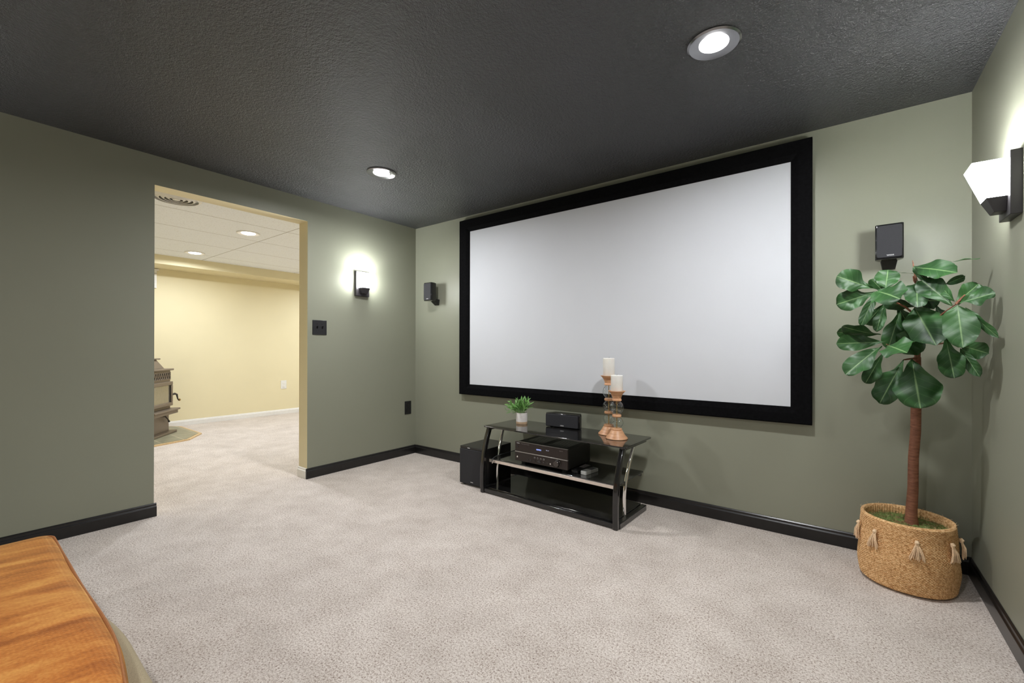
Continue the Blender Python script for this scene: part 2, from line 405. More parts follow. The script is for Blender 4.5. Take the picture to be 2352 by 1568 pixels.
def fill2d(outer, holes, z, name):
    """flat mesh of a polygon with holes"""
    cu = bpy.data.curves.new('fill', 'CURVE'); cu.dimensions = '2D'; cu.fill_mode = 'BOTH'
    for poly in [outer]+holes:
        sp = cu.splines.new('POLY'); sp.points.add(len(poly)-1); sp.use_cyclic_u = True
        for p, q in zip(sp.points, poly): p.co = (q[0], q[1], 0, 1)
    o = bpy.data.objects.new('fill', cu); C.objects.link(o); bpy.context.view_layer.update()
    me = bpy.data.meshes.new_from_object(o.evaluated_get(bpy.context.evaluated_depsgraph_get()))
    bpy.data.objects.remove(o); me.name = name
    for v in me.vertices: v.co.z = z
    return me
def text_mesh(body, size, extrude=0.0004):
    cu = bpy.data.curves.new('txt', 'FONT'); cu.body = body; cu.size = size; cu.extrude = extrude
    cu.align_x = 'CENTER'; cu.align_y = 'CENTER'; cu.resolution_u = 3
    o = bpy.data.objects.new('txt', cu); C.objects.link(o); bpy.context.view_layer.update()
    me = bpy.data.meshes.new_from_object(o.evaluated_get(bpy.context.evaluated_depsgraph_get()))
    bpy.data.objects.remove(o); return me
def text(name, body, size, mat, parent, loc, width=None, rot=(PI/2, 0, 0)):
    me = text_mesh(body, size)
    if width:
        xs = [v.co.x for v in me.vertices]; k = width/(max(xs)-min(xs)); mx = (max(xs)+min(xs))/2
        for v in me.vertices: v.co.x = (v.co.x-mx)*k
    me.materials.clear()
    o = link(name, me, mat, parent, loc, smooth=0); o.rotation_euler = rot; return o
def circle(cx, cy, r, n=40): return [(cx+r*math.cos(2*PI*k/n), cy+r*math.sin(2*PI*k/n)) for k in range(n)]

# ------------------------------------------------------------------ room shell
struct(MB().box(XF-0.1, W+0.1, YB-0.1, 2.7, -0.08, 0).build('floor', M_CARPET, smooth=0))
struct(MB().box(0, W+0.1, YB-0.1, 0.1, H, H+0.06).build('ceiling', M_CEIL, smooth=0))
struct(MB().box(XF-0.1, -WT, -4.6, 2.7, H2, H2+0.06).build('ceiling', M_TILE, smooth=0))
struct(MB().box(0, W+0.1, 0, 0.1, 0, H).build('wall_front', M_GREEN, smooth=0))
struct(MB().box(W, W+0.1, YB, 0, 0, H).build('wall_right', M_GREEN, smooth=0))
struct(MB().box(0, W, YB-0.1, YB, 0, H).build('wall_rear', M_GREEN, smooth=0))
def left_wall():
    bm = MB()
    for y0, y1, z0, z1 in ((YB, D0, 0, H), (D1, 2.7, 0, H), (D0, D1, DH, H)):
        bm.box(-WT, 0, y0, y1, z0, z1)
    o = bm.build('wall_left', [M_GREEN, M_YELLOW], smooth=0)
    for p in o.data.polygons:
        if p.normal.x > 0.5: p.material_index = 0
        else: p.material_index = 1
    return struct(o)
left_wall()
struct(MB().box(XF-0.1, XF, -4.6, 2.7, 0, H2).build('wall_far', M_YELLOW, smooth=0))
struct(MB().box(XF, -WT, 2.6, 2.7, 0, H2).build('wall_far_right', M_YELLOW, smooth=0))
struct(MB().box(XF, -WT, -2.75, -2.65, 0, H2).build('wall_far_left', M_YELLOW, smooth=0))
struct(MB().box(XF, -3.29, -2.65, 2.6, 2.122, H2).build('trim_1', M_YELLOW, smooth=0))       # boxed soffit
def baseboard(name, p0, p1, nrm, mat, h=0.084, t=0.014):
    """p0 to p1 along the wall, nrm points into the room"""
    prof = [(0, 0), (t, 0), (t, h*0.74), (t*0.62, h*0.80), (t*0.55, h*0.93), (t*0.2, h), (0, h)]
    b = MB(); rings = []
    for P in (p0, p1):
        rings.append([b.bm.verts.new((P[0]+nrm[0]*a, P[1]+nrm[1]*a, z)) for a, z in prof])
    n = len(prof)
    for k in range(n): b.bm.faces.new((rings[0][k], rings[0][(k+1) % n], rings[1][(k+1) % n], rings[1][k]))
    b.bm.faces.new(rings[0]); b.bm.faces.new(rings[1])
    return struct(b.build(name, mat, smooth=0, bevel=0.001, segs=1))
baseboard('baseboard_left', (0, YB), (0, D0+0.012), (1, 0), M_BLACKTRIM)
baseboard('baseboard_left', (0, D1-0.012), (0, 0), (1, 0), M_BLACKTRIM)
baseboard('baseboard_front', (0.014, 0), (W, 0), (0, -1), M_BLACKTRIM)
baseboard('baseboard_right', (W, -0.014), (W, YB), (-1, 0), M_BLACKTRIM)
baseboard('baseboard_rear', (0.014, YB), (W-0.014, YB), (0, 1), M_BLACKTRIM)
baseboard('baseboard_jamb', (-WT, D1), (-0.001, D1), (0, -1), M_WHITETRIM)
baseboard('baseboard_far', (XF, -2.65), (XF, 2.6), (1, 0), M_WHITETRIM, h=0.075)
baseboard('baseboard_far_right', (XF+0.014, 2.6), (-WT, 2.6), (0, -1), M_WHITETRIM, h=0.075)
# small high window of the yellow room: only its white casing corner shows
def small_window():
    r = bpy.data.objects.new('window_1', None); C.objects.link(r); r.location = (XF, -1.65, 1.86); struct(r)
    b = MB(); b.box(0, 0.02, -0.43, 0.43, 0, 0.07); b.box(0, 0.02, -0.43, -0.36, 0.07, 0.20); b.box(0, 0.02, 0.36, 0.43, 0.07, 0.20); b.box(0, 0.02, -0.43, 0.43, 0.19, 0.25)
    b.build('window_frame', M_WHITETRIM, r, bevel=0.002)
    MB().box(0, 0.035, -0.45, 0.45, 0.235, 0.255).build('window_cap', M_WHITETRIM, r, bevel=0.002)
    MB().box(0.001, 0.006, -0.36, 0.36, 0.07, 0.19).build('window_pane', flat('frosted_window_pane', (0.7, 0.75, 0.8), 0.1), r)
small_window()

# ------------------------------------------------------------------ recessed lights
def can_light(label, x, y, z, trim_mat, group, power, col, ro=0.1, rb=0.055):
    t = thing('recessed_light', label, 'ceiling light', (x, y, z), 0, group)
    b = MB(); b.lathe([(rb, -0.003), (rb+0.012, -0.004), (ro-0.008, -0.010), (ro, -0.006), (ro, -0.0005), (rb, -0.0005)], 48, cap0=False, cap1=False)
    b.build('trim_ring', trim_mat, t)
    MB().lathe([(rb, -0.0005), (rb, -0.005), (rb*0.86, -0.009), (rb*0.5, -0.0115), (0.004, -0.0125)], 40, cap0=True).build('bulb', M_BULB, t)
    disk_light(x, y, z-0.02, rb*1.9, power, col, math.radians(172))
    return t
M_CANTRIM = flat('glossy_dark_light_trim', (0.28, 0.28, 0.29), 0.18, metal=0.9, noise_amt=0.04)
can_light('black-trimmed recessed ceiling light near the doorway corner, left of the screen', *cans[0], H, M_CANTRIM, 'recessed lights in the black ceiling', CAN_W, CAN_COL)
can_light('bright recessed ceiling light in front of the screen, larger one at top right', *cans[1], H, M_CANTRIM, 'recessed lights in the black ceiling', CAN_W, CAN_COL)
can_light('added unseen recessed light in the black ceiling, behind the camera by the right wall', *cans[2], H, M_CANTRIM, 'recessed lights in the black ceiling', FILL_W, CAN_COL)  # added to raise the room light, no fixture is seen here
can_light('added unseen recessed light in the black ceiling, by the rear wall', *cans[3], H, M_CANTRIM, 'recessed lights in the black ceiling', FILL_W, CAN_COL)  # another unseen lamp, added as fill from the rear
lab = ['nearer white recessed light in the tiled ceiling, seen through the doorway', 'farther white recessed light by the yellow soffit, seen through the doorway',
       'added white recessed light of the yellow room, unseen behind the green wall, nearer the doorway', 'added white recessed light of the yellow room, unseen behind the green wall, near its far wall',  # unseen lamps added to brighten the yellow room
       'added white recessed light of the yellow room, unseen behind the sconce wall, nearer the doorway', 'added white recessed light of the yellow room, unseen behind the sconce wall, near its far wall']  # also added out of view, for the yellow room's brightness
for (x, y), l_ in zip(ycans, lab):
    can_light(l_, x, y, H2, M_WHITETRIM, 'recessed lights in the tiled ceiling', YCAN_W, YCAN_COL, 0.105, 0.062)

# ------------------------------------------------------------------ round air diffuser in the tiled ceiling
def diffuser():
    t = thing('air_diffuser', 'round white air vent with concentric rings in the tiled ceiling', 'vent', (-0.60, -1.86, H2))
    m = M_WHITETRIM
    MB().lathe([(0.0, -0.001), (0.13, -0.001), (0.13, -0.002), (0.0, -0.002)][1:], 48, cap0=True).build('backing', M_STOVEDARK, t)
    for k, r in enumerate((0.165, 0.130, 0.098, 0.066)):
        MB().lathe([(r, -0.002), (r, -0.010), (r-0.021, -0.024), (r-0.024, -0.022), (r-0.008, -0.006), (r-0.008, -0.002)], 56, cap0=False, cap1=False).build('ring', m, t)
    MB().lathe([(0.03, -0.010), (0.024, -0.022), (0.008, -0.026)], 40).build('hub', m, t)
diffuser()

# ------------------------------------------------------------------ projection screen
def screen():
    x0, x1, z0, z1 = 0.664, 3.366, 0.649, 2.251; fx0, fx1, fz0, fz1 = 0.786, 3.264, 0.744, 2.141
    t = thing('projection_screen', 'large blank white projection screen in a wide black velvet frame', 'screen', ((x0+x1)/2, 0, z0))
    cx, cz = (x0+x1)/2, z0
    b = MB(); ya, yb = -0.048, -0.020
    # mitred frame with a slope to the fabric
    outer = [(x0, z0), (x1, z0), (x1, z1), (x0, z1)]; inner = [(fx0, fz0), (fx1, fz0), (fx1, fz1), (fx0, fz1)]
    def ring(pts, y): return [b.bm.verts.new((p[0]-cx, y, p[1]-cz)) for p in pts]
    def inset(pts, d):
        s = [(1, 1), (-1, 1), (-1, -1), (1, -1)]; return [(p[0]+d*q[0], p[1]+d*q[1]) for p, q in zip(pts, s)]
    rs = [ring(outer, yb), ring(outer, ya+0.004), ring(inset(outer, 0.006), ya), ring(inset(inner, -0.035), ya), ring(inner, -0.034), ring(inner, yb)]
    for i in range(len(rs)):
        a, c = rs[i], rs[(i+1) % len(rs)]
        for k in range(4): b.bm.faces.new((a[k], a[(k+1) % 4], c[(k+1) % 4], c[k]))
    b.build('frame', M_VELVETBLACK, t, smooth=0)
    MB().box(fx0-cx-0.01, fx1-cx+0.01, -0.032, -0.026, fz0-cz-0.01, fz1-cz+0.01).build('screen_fabric', M_SCREEN, t, smooth=0)
    for sx in (-1, 1):
        MB().box(sx*1.0-0.05, sx*1.0+0.05, -0.0205, 0, 0.03, 0.07).build('wall_bracket', M_BPLASTIC, t)
screen()

# ------------------------------------------------------------------ sconces
def sconce(label, x, y, z, side, group, on=True):
    """x: wall plane, side: +1 projects to +x"""
    t = thing('wall_sconce', label, 'wall light', (x, y, z), 0, group)
    s = side
    b = MB(); b.box(min(0, s*0.03), max(0, s*0.03), -0.068, 0.068, -0.112, 0.112); b.build('backplate', M_BRONZE, t, bevel=0.002)
    z0, z1 = -0.038, 0.088
    # glass shade: open box flaring upward
    xa, xb_, xc = 0.034, 0.082, 0.122      # back, front at base, front at rim
    wa, wb = 0.040, 0.064
    b = MB(); th = 0.004
    def lv(z, xf, wdt, xbk, inn):
        return [b.bm.verts.new((s*(xbk+inn), -wdt+inn, z)), b.bm.verts.new((s*(xf-inn), -wdt+inn, z)), b.bm.verts.new((s*(xf-inn), wdt-inn, z)), b.bm.verts.new((s*(xbk+inn), wdt-inn, z))]
    o0 = lv(z0, xb_, wa, xa, 0); o1 = lv(z1, xc, wb, xa, 0); i1 = lv(z1, xc, wb, xa, th); i0 = lv(z0+th, xb_, wa, xa, th)
    for a, c in ((o0, o1), (o1, i1), (i1, i0)):
        for k in range(4): b.bm.faces.new((a[k], a[(k+1) % 4], c[(k+1) % 4], c[k]))
    b.bm.faces.new(o0); b.bm.faces.new(i0)
    b.build('glass_shade', M_SHADE, t, smooth=0)
    # metal holder under the glass
    zb = -0.090
    pts = [(s*0.03, -0.030, zb), (s*0.060, -0.030, zb), (s*0.03, 0.030, zb), (s*0.060, 0.030, zb),
           (s*0.03, -wa-0.001, z0), (s*(xb_+0.001), -wa-0.001, z0), (s*0.03, wa+0.001, z0), (s*(xb_+0.001), wa+0.001, z0)]
    MB().hull8([Vector(p) for p in pts]).build('holder', M_BRONZE, t, bevel=0.0015)
    MB().lathe([(0.011, z0+0.005), (0.018, z0+0.03), (0.020, z0+0.05), (0.012, z0+0.068), (0.003, z0+0.072)], 20, cx=s*0.066, cy=0).build('bulb', M_BULB, t)
    l = bpy.data.lights.new('lamp', 'POINT'); l.energy = SCONCE_W; l.shadow_soft_size = 0.012; l.color = SCONCE_COL
    o = bpy.data.objects.new('lamp', l); C.objects.link(o); o.location = (x+s*0.078, y, z+0.048)
    return t
SG = 'matching square glass wall sconces'
sconce('lit glass sconce on the green wall between the doorway and the corner', 0, -0.640, 1.655, 1, SG)
sconce('lit glass sconce at the right edge, above the potted tree', W, -0.660, 1.655, -1, SG)
sconce('lit glass sconce on the left wall outside the picture, nearer the rear wall', 0, -3.70, 1.655, 1, SG)

# ------------------------------------------------------------------ wall plates
def plates():
    t = thing('light_switch', 'black double light switch plate beside the doorway', 'light switch', (0, -1.035, 1.245))
    MB().box(0, 0.006, -0.062, 0.062, -0.061, 0.061).build('plate', M_PLATEBLK, t, bevel=0.002)
    for sy in (-0.023, 0.023):
        g = MB(); g.hull8([Vector(p) for p in ((0.006, sy-0.005, -0.010), (0.007, sy-0.005, -0.010), (0.006, sy+0.005, -0.010), (0.007, sy+0.005, -0.010),
                                              (0.006, sy-0.005, 0.010), (0.017, sy-0.004, 0.012), (0.006, sy+0.005, 0.010), (0.017, sy+0.004, 0.012))])
        g.build('toggle', M_BGLOSS, t, bevel=0.001)
        for sz in (-0.03, 0.03):
            MB().lathe([(0.0028, 0.0), (0.0028, 0.001)], 12, mat=Matrix.Translation((0.006, sy, sz)) @ Matrix.Rotation(PI/2, 4, 'Y')).build('screw', M_BGLOSS, t)
    t = thing('power_outlet', 'black power outlet low on the green wall near the corner', 'power outlet', (0, -0.100, 0.472))
    MB().box(0, 0.006, -0.040, 0.040, -0.066, 0.066).build('plate', M_PLATEBLK, t, bevel=0.002)
    for sz in (-0.025, 0.025):
        MB().prism(rrect(-0.016, 0.016, -0.014, 0.014, 0.007), 0.006, 0.0085, mat=Matrix.Translation((0, 0, sz)) @ Matrix(((0, 0, 1, 0), (1, 0, 0, 0), (0, 1, 0, 0), (0, 0, 0, 1)))).build('socket', M_BGLOSS, t)
    t = thing('power_outlet', 'white power outlet low on the pale yellow wall', 'power outlet', (XF, 0.435, 0.475))
    MB().box(0, 0.006, -0.045, 0.045, -0.068, 0.068).build('plate', M_PLATEWHT, t, bevel=0.002)
    for sz in (-0.027, 0.027):
        MB().prism(rrect(-0.018, 0.018, -0.016, 0.016, 0.008), 0.006, 0.0095, mat=Matrix.Translation((0, 0, sz)) @ Matrix(((0, 0, 1, 0), (1, 0, 0, 0), (0, 1, 0, 0), (0, 0, 0, 1)))).build('socket', M_WHITETRIM, t)
plates()

# ------------------------------------------------------------------ wall speakers
def wall_speaker(label, x, z, yf, rz=0):
    t = thing('wall_speaker', label, 'speaker', (x, yf, z), rz, 'small black satellite speakers beside the screen')
    w_, h_ = 0.054, 0.0875
    # cabinet: front wide, back narrower with rounded rear edges
    poly = [(-w_+0.004, 0.004), (-w_, 0.010), (-w_, 0.045), (-w_+0.014, 0.078), (-w_+0.03, 0.088), (w_-0.03, 0.088), (w_-0.014, 0.078), (w_, 0.045), (w_, 0.010), (w_-0.004, 0.004)]
    MB().prism(poly, -h_, h_).build('cabinet', M_BGLOSS, t, bevel=0.004, segs=3)
    MB().prism(rrect(-w_+0.006, w_-0.006, -h_+0.008, h_-0.008, 0.008), 0, 0.007, mat=Matrix(((1, 0, 0, 0), (0, 0, 1, -0.002), (0, 1, 0, 0), (0, 0, 0, 1)))).build('grille', M_GRILLE, t, bevel=0.002)
    text('logo', 'YAMAHA', 0.010, M_WHITEPRINT, t, (0.004, -0.0025, -h_+0.018), 0.028)
    d = -yf
    MB().hull8([Vector(p) for p in ((-0.026, d-0.012, -h_-0.035), (0.026, d-0.012, -h_-0.035), (-0.026, d, -h_-0.035), (0.026, d, -h_-0.035),
                                    (-0.036, 0.050, -h_+0.02), (0.036, 0.050, -h_+0.02), (-0.036, d, -h_+0.02), (0.036, d, -h_+0.02))]).build('wall_bracket', M_BPLASTIC, t, bevel=0.003)
    return t
wall_speaker('small black wall speaker in the corner, left of the screen', 0.322, 1.617, -0.132)
wall_speaker('small black wall speaker right of the screen, above the potted tree', 3.683, 1.607, -0.135, math.radians(-3))

# ------------------------------------------------------------------ media stand
ST = (1.905, -0.28); SR = -0.0314
def w2l(p):      # world xy to stand local
    dx, dy = p[0]-ST[0], p[1]-ST[1]; c, s = math.cos(-SR), math.sin(-SR); return (dx*c-dy*s, dx*s+dy*c)
def l2w(x, y, z=0):
    c, s = math.cos(SR), math.sin(SR); return (ST[0]+x*c-y*s, ST[1]+x*s+y*c, z)
ZT, ZM = 0.485, 0.248
def stand():
    t = thing('media_stand', 'low black glass media stand with curved legs under the screen', 'media stand', (*ST, 0), SR)
    MB().prism(rrect(-0.578, 0.578, -0.205, 0.205, 0.022), ZT-0.009, ZT).build('top_shelf', M_BGLASS, t, bevel=0.002, segs=2)
    MB().prism(rrect(-0.523, 0.523, -0.197, 0.200, 0.012), ZM-0.007, ZM).build('middle_shelf', M_BGLASS, t, bevel=0.0015)
    MB().prism(rrect(-0.520, 0.520, -0.235, 0.165, 0.006), 0.034, 0.042).build('bottom_shelf', M_BGLASS, t, bevel=0.0015)
    MB().box(-0.515, 0.515, -0.200, -0.186, ZM-0.028, ZM-0.0075).build('shelf_bar', M_ALU, t, bevel=0.001)
    MB().box(-0.515, 0.515, 0.165, 0.185, ZM-0.028, ZM-0.0075).build('shelf_bar', M_BTUBE, t, bevel=0.001)
    MB().box(-0.520, 0.520, -0.255, -0.236, 0.008, 0.036).build('base_rail', M_BTUBE, t, bevel=0.003)
    MB().box(-0.520, 0.520, 0.145, 0.164, 0.006, 0.033).build('base_rail', M_BTUBE, t, bevel=0.003)
    for s in (-1, 1):
        MB().box(s*0.537-0.017, s*0.537+0.017, -0.232, 0.172, 0.0, 0.036).build('foot_rail', M_BTUBE, t, bevel=0.004)
        MB().box(s*0.543-0.013, s*0.543+0.013, -0.188, 0.165, ZT-0.030, ZT-0.0095).build('side_rail', M_BTUBE, t, bevel=0.003)
        pts = [(s*0.534, -0.247, 0.0), (s*0.534, -0.251, 0.07), (s*0.534, -0.2515, 0.14), (s*0.534, -0.247, 0.21), (s*0.535, -0.237, 0.28),
               (s*0.537, -0.221, 0.34), (s*0.539, -0.200, 0.40), (s*0.541, -0.175, 0.455), (s*0.542, -0.168, 0.468)]
        MB().ribbon_bar(pts, 0.032, 0.034).build('front_leg', M_BTUBE, t, bevel=0.007, segs=3)
        pts = [(s*0.520, -0.100, 0.034), (s*0.520, -0.103, 0.09), (s*0.520, -0.102, 0.15), (s*0.521, -0.094, 0.21), (s*0.524, -0.080, 0.27),
               (s*0.528, -0.060, 0.33), (s*0.533, -0.034, 0.39), (s*0.538, -0.005, 0.445), (s*0.540, 0.004, 0.462)]
        MB().tube(pts, 0.0115, 16).build('rear_leg', M_CHROME, t)['label'] = 'chrome rear leg'
    # cable clip at the back edge of the top
    MB().box(-0.06, -0.036, 0.190, 0.212, ZT, ZT+0.006).build('cable_clip', M_BPLASTIC, t, bevel=0.001)
stand()

# subwoofer
def subwoofer():
    x0, x1, y0, y1, h = 1.080, 1.338, -0.462, -0.135, 0.303
    cx, cy = (x0+x1)/2, (y0+y1)/2
    t = thing('subwoofer', 'black box subwoofer on the carpet left of the media stand', 'subwoofer', (cx, cy, 0))
    hw, hd = (x1-x0)/2, (y1-y0)/2
    MB().box(-hw, hw, -hd, hd, 0.010, h).build('cabinet', M_SUBWOOD, t, bevel=0.003)
    MB().box(-hw+0.006, hw-0.006, -hd-0.010, -hd, 0.016, h-0.020).build('front_grille', M_GRILLE, t, bevel=0.002)
    text('logo', 'YAMAHA', 0.010, M_WHITEPRINT, t, (0.005, -hd-0.011, 0.034), 0.028)
    MB().box(-hw+0.08, -hw+0.105, -hd-0.002, -hd+0.0005, h-0.012, h-0.008).build('indicator', M_WHITEPRINT, t)
    for sx in (-1, 1):
        for sy in (-1, 1): MB().lathe([(0.016, 0), (0.018, 0.010)], 20, cx=sx*(hw-0.03), cy=sy*(hd-0.03)).build('foot', M_BPLASTIC, t)
subwoofer()

# centre speaker
def centre_speaker():
    a = at(1253, 979, 2, ZT); b_ = at(1331, 988, 2, ZT)
    rz = math.atan2(b_.y-a.y, b_.x-a.x); wd = (b_-a).length; mid = (a+b_)/2
    t = thing('centre_speaker', 'wide black centre speaker on the stand top below the screen', 'speaker', (mid.x, mid.y, ZT), rz)
    hw, hh = wd/2, 0.104
    poly = [(-hw, 0.006), (-hw, 0.035), (-hw+0.035, 0.105), (hw-0.035, 0.105), (hw, 0.035), (hw, 0.006)]
    o = MB().prism(poly, 0.004, hh).build('cabinet', M_BGLOSS, t, bevel=0.004, segs=3)
    g = MB().prism(rrect(-hw+0.002, hw-0.012, 0.008, hh-0.006, 0.008), 0, 0.010, mat=Matrix(((1, 0, 0, 0), (0, 0, 1, -0.003), (0, 1, 0, 0), (0, 0, 0, 1)))).build('grille', M_GRILLE, t, bevel=0.003)
    text('logo', 'YAMAHA', 0.011, M_WHITEPRINT, t, (0.0, -0.0035, 0.019), 0.030)
    for sx in (-1, 1): MB().lathe([(0.008, 0), (0.009, 0.005)], 16, cx=sx*(hw-0.03), cy=0.04).build('foot', M_BPLASTIC, t)
centre_speaker()

# receiver
def receiver():
    fl = Vector((1.617, -0.452, 0)); wd = 0.440; rz = -0.025; z0 = ZM
    t = thing('av_receiver', 'dark brown audio receiver with blue display on the middle shelf', 'receiver', (fl.x+wd/2*math.cos(rz), fl.y+wd/2*math.sin(rz), z0), rz)
    hw = wd/2; zb, zt = 0.020, 0.156
    MB().box(-hw+0.004, hw-0.004, 0.012, 0.315, zb, zt-0.003).build('chassis', flat('black_steel_chassis', (0.010, 0.0095, 0.009), 0.5), t, bevel=0.002)
    v = MB()
    for k in range(16):
        for s in (-1, 1):
            v.box(s*0.10-0.075, s*0.10+0.075, 0.05+k*0.015, 0.055+k*0.015, zt-0.003, zt-0.0022)
    v.build('vent_slots', M_BGLOSS, t)
    MB().box(-hw, hw, 0.0, 0.014, 0.088, zt).build('upper_panel', M_RECV, t, bevel=0.002)
    MB().box(-hw, hw, 0.0, 0.014, zb, 0.082).build('lower_panel', M_RECVLOW, t, bevel=0.002)
    MB().box(-hw, hw, -0.002, 0.012, 0.0822, 0.0878).build('trim_line', M_RECVTRIM, t, bevel=0.0008)
    MB().box(-hw, hw, 0.001, 0.013, zt, zt+0.003).build('top_edge', M_RECVTRIM, t, bevel=0.0008)
    text('display_text', 'HDMI1', 0.014, M_BLUE, t, (-0.012, -0.0008, 0.122), 0.038)
    text('display_text', 'VOL -25', 0.008, M_BLUEDIM, t, (0.060, -0.0008, 0.128), 0.024)
    text('logo', 'YAMAHA', 0.008, M_WHITEPRINT, t, (-hw+0.028, -0.0008, zt-0.010), 0.026)
    text('printing', 'NATURAL SOUND AV RECEIVER', 0.0045, M_GREYPRINT, t, (-hw+0.090, -0.0008, zt-0.011), 0.075)
    text('printing', 'RX-V', 0.007, M_GREYPRINT, t, (hw-0.050, -0.0008, zt-0.016), 0.026)
    RX = Matrix.Rotation(PI/2, 4, 'X')
    def disc(name, x, z, r, y1, mat, seg=28, b=0.0008):
        return MB().lathe([(r, 0), (r, y1*0.8), (r*0.9, y1)], seg, mat=Matrix.Translation((x, 0, z)) @ RX).build(name, mat, t)
    disc('power_button', -hw+0.024, 0.120, 0.0065, 0.003, M_BGLOSS)
    for x in (-0.046, -0.020, 0.005, 0.030): disc('round_button', x, 0.062, 0.0062, 0.004, M_CHROME if False else M_RECVTRIM); 
    for x in (-0.046, -0.020, 0.005, 0.030): disc('button_cap', x, 0.062, 0.0048, 0.0052, M_BGLOSS)
    for x in (-0.105, -0.078, -0.046, 0.030): MB().box(x-0.004, x+0.004, -0.003, 0, 0.036, 0.046).build('button', M_BGLOSS, t, bevel=0.0008)
    MB().box(-0.022, 0.006, -0.003, 0, 0.034, 0.048).build('button', M_BGLOSS, t, bevel=0.0008)
    text('printing', 'SCENE', 0.004, M_GREYPRINT, t, (-0.008, -0.0008, 0.052), 0.012)
    text('printing', 'HDMI', 0.0045, M_GREYPRINT, t, (0.094, -0.0008, 0.028), 0.030)
    MB().box(0.050, 0.066, -0.0012, 0, 0.038, 0.046).build('port', M_STOVEDARK, t)
    disc('headphone_jack', 0.085, 0.042, 0.005, 0.003, M_CHROME)
    disc('headphone_jack', -hw+0.022, 0.048, 0.0055, 0.003, M_CHROME)
    k = MB().lathe([(0.0245, 0), (0.0245, 0.004), (0.022, 0.006), (0.021, 0.022), (0.019, 0.0245)], 48, mat=Matrix.Translation((0.142, 0, 0.055)) @ RX).build('volume_knob', flat('brushed_black_knob', (0.10, 0.09, 0.085), 0.25, metal=0.9), t)
    for x in (-0.17, 0.17):
        for y in (0.05, 0.27): MB().lathe([(0.022, 0), (0.024, zb)], 24, cx=x, cy=y).build('foot', M_BPLASTIC, t)
receiver()

# remotes
def remote(name, label, pa, pb, wd, hgt, m1, m2, btn, keys):
    a, b_ = Vector(pa), Vector(pb); d = b_-a; L_ = d.length; rz = math.atan2(d.y, d.x)
    t = thing(name, label, 'remote control', (a.x, a.y, ZM), rz)
    MB().prism(rrect(0, L_*0.45, -wd/2, wd/2, 0.010), 0, hgt).build('body', m1, t, bevel=0.003, segs=3)
    MB().prism(rrect(L_*0.45-0.01, L_, -wd/2, wd/2, 0.006), 0, hgt*0.93).build('upper_shell', m2, t, bevel=0.003, segs=3)
    bb = MB()
    for i in range(keys):
        for j in (-1, 0, 1):
            x = L_*0.50+i*(L_*0.44/keys); bb.box(x, x+0.008, j*wd*0.27-0.004, j*wd*0.27+0.004, hgt*0.93, hgt*0.93+0.0025)
    bb.build('keys', btn, t, bevel=0.0006)
    return t
r1 = remote('remote_control', 'white remote control on the middle shelf beside the receiver', (2.150, -0.425), (2.172, -0.285), 0.046, 0.024, M_REMOTEW, M_REMOTEG, flat('dark_grey_keys', (0.06, 0.06, 0.06), 0.5), 5)
r2 = remote('remote_control', 'black remote control between the receiver and the white remote', (2.085, -0.425), (2.093, -0.235), 0.050, 0.020, M_BPLASTIC, M_BPLASTIC, M_GREYPRINT, 8)
text('logo', 'YAMAHA', 0.008, M_GREYPRINT, r2, (0.018, 0, 0.0204), 0.018, (0, 0, PI/2*-1))

# loose cable over the shelf
def cable():
    t = thing('audio_cable', 'thin black audio cable hanging over the left end of the middle shelf', 'cable', l2w(-0.44, -0.15, ZM))
    o = Vector(l2w(-0.44, -0.15, ZM))
    pts = [l2w(-0.294, 0.01, 0.328), l2w(-0.32, 0.0, 0.323), l2w(-0.37, -0.035, 0.305), l2w(-0.42, -0.085, 0.285), l2w(-0.455, -0.14, 0.272), l2w(-0.470, -0.185, 0.262), l2w(-0.473, -0.212, 0.247), l2w(-0.471, -0.214, 0.232)]
    P = [Vector(p)-o for p in pts]
    Q = []
    for i in range(len(P)-1):
        p0, p1, p2, p3 = P[max(i-1, 0)], P[i], P[i+1], P[min(i+2, len(P)-1)]
        for k in range(4):
            u = k/4; Q.append(0.5*((2*p1)+(-p0+p2)*u+(2*p0-5*p1+4*p2-p3)*u*u+(-p0+3*p1-3*p2+p3)*u**3))
    Q.append(P[-1])
    MB().tube(Q, 0.0028, 8).build('cord', M_BPLASTIC, t)
    e = P[-1]
    MB().lathe([(0.0045, -0.012), (0.0052, -0.010), (0.0052, 0.0), (0.003, 0.003)], 16, cx=e.x, cy=e.y, mat=Matrix.Translation((0, 0, e.z-0.002))).build('plug', flat('steel_plug', (0.6, 0.55, 0.5), 0.25, metal=1.0), t)
cable()

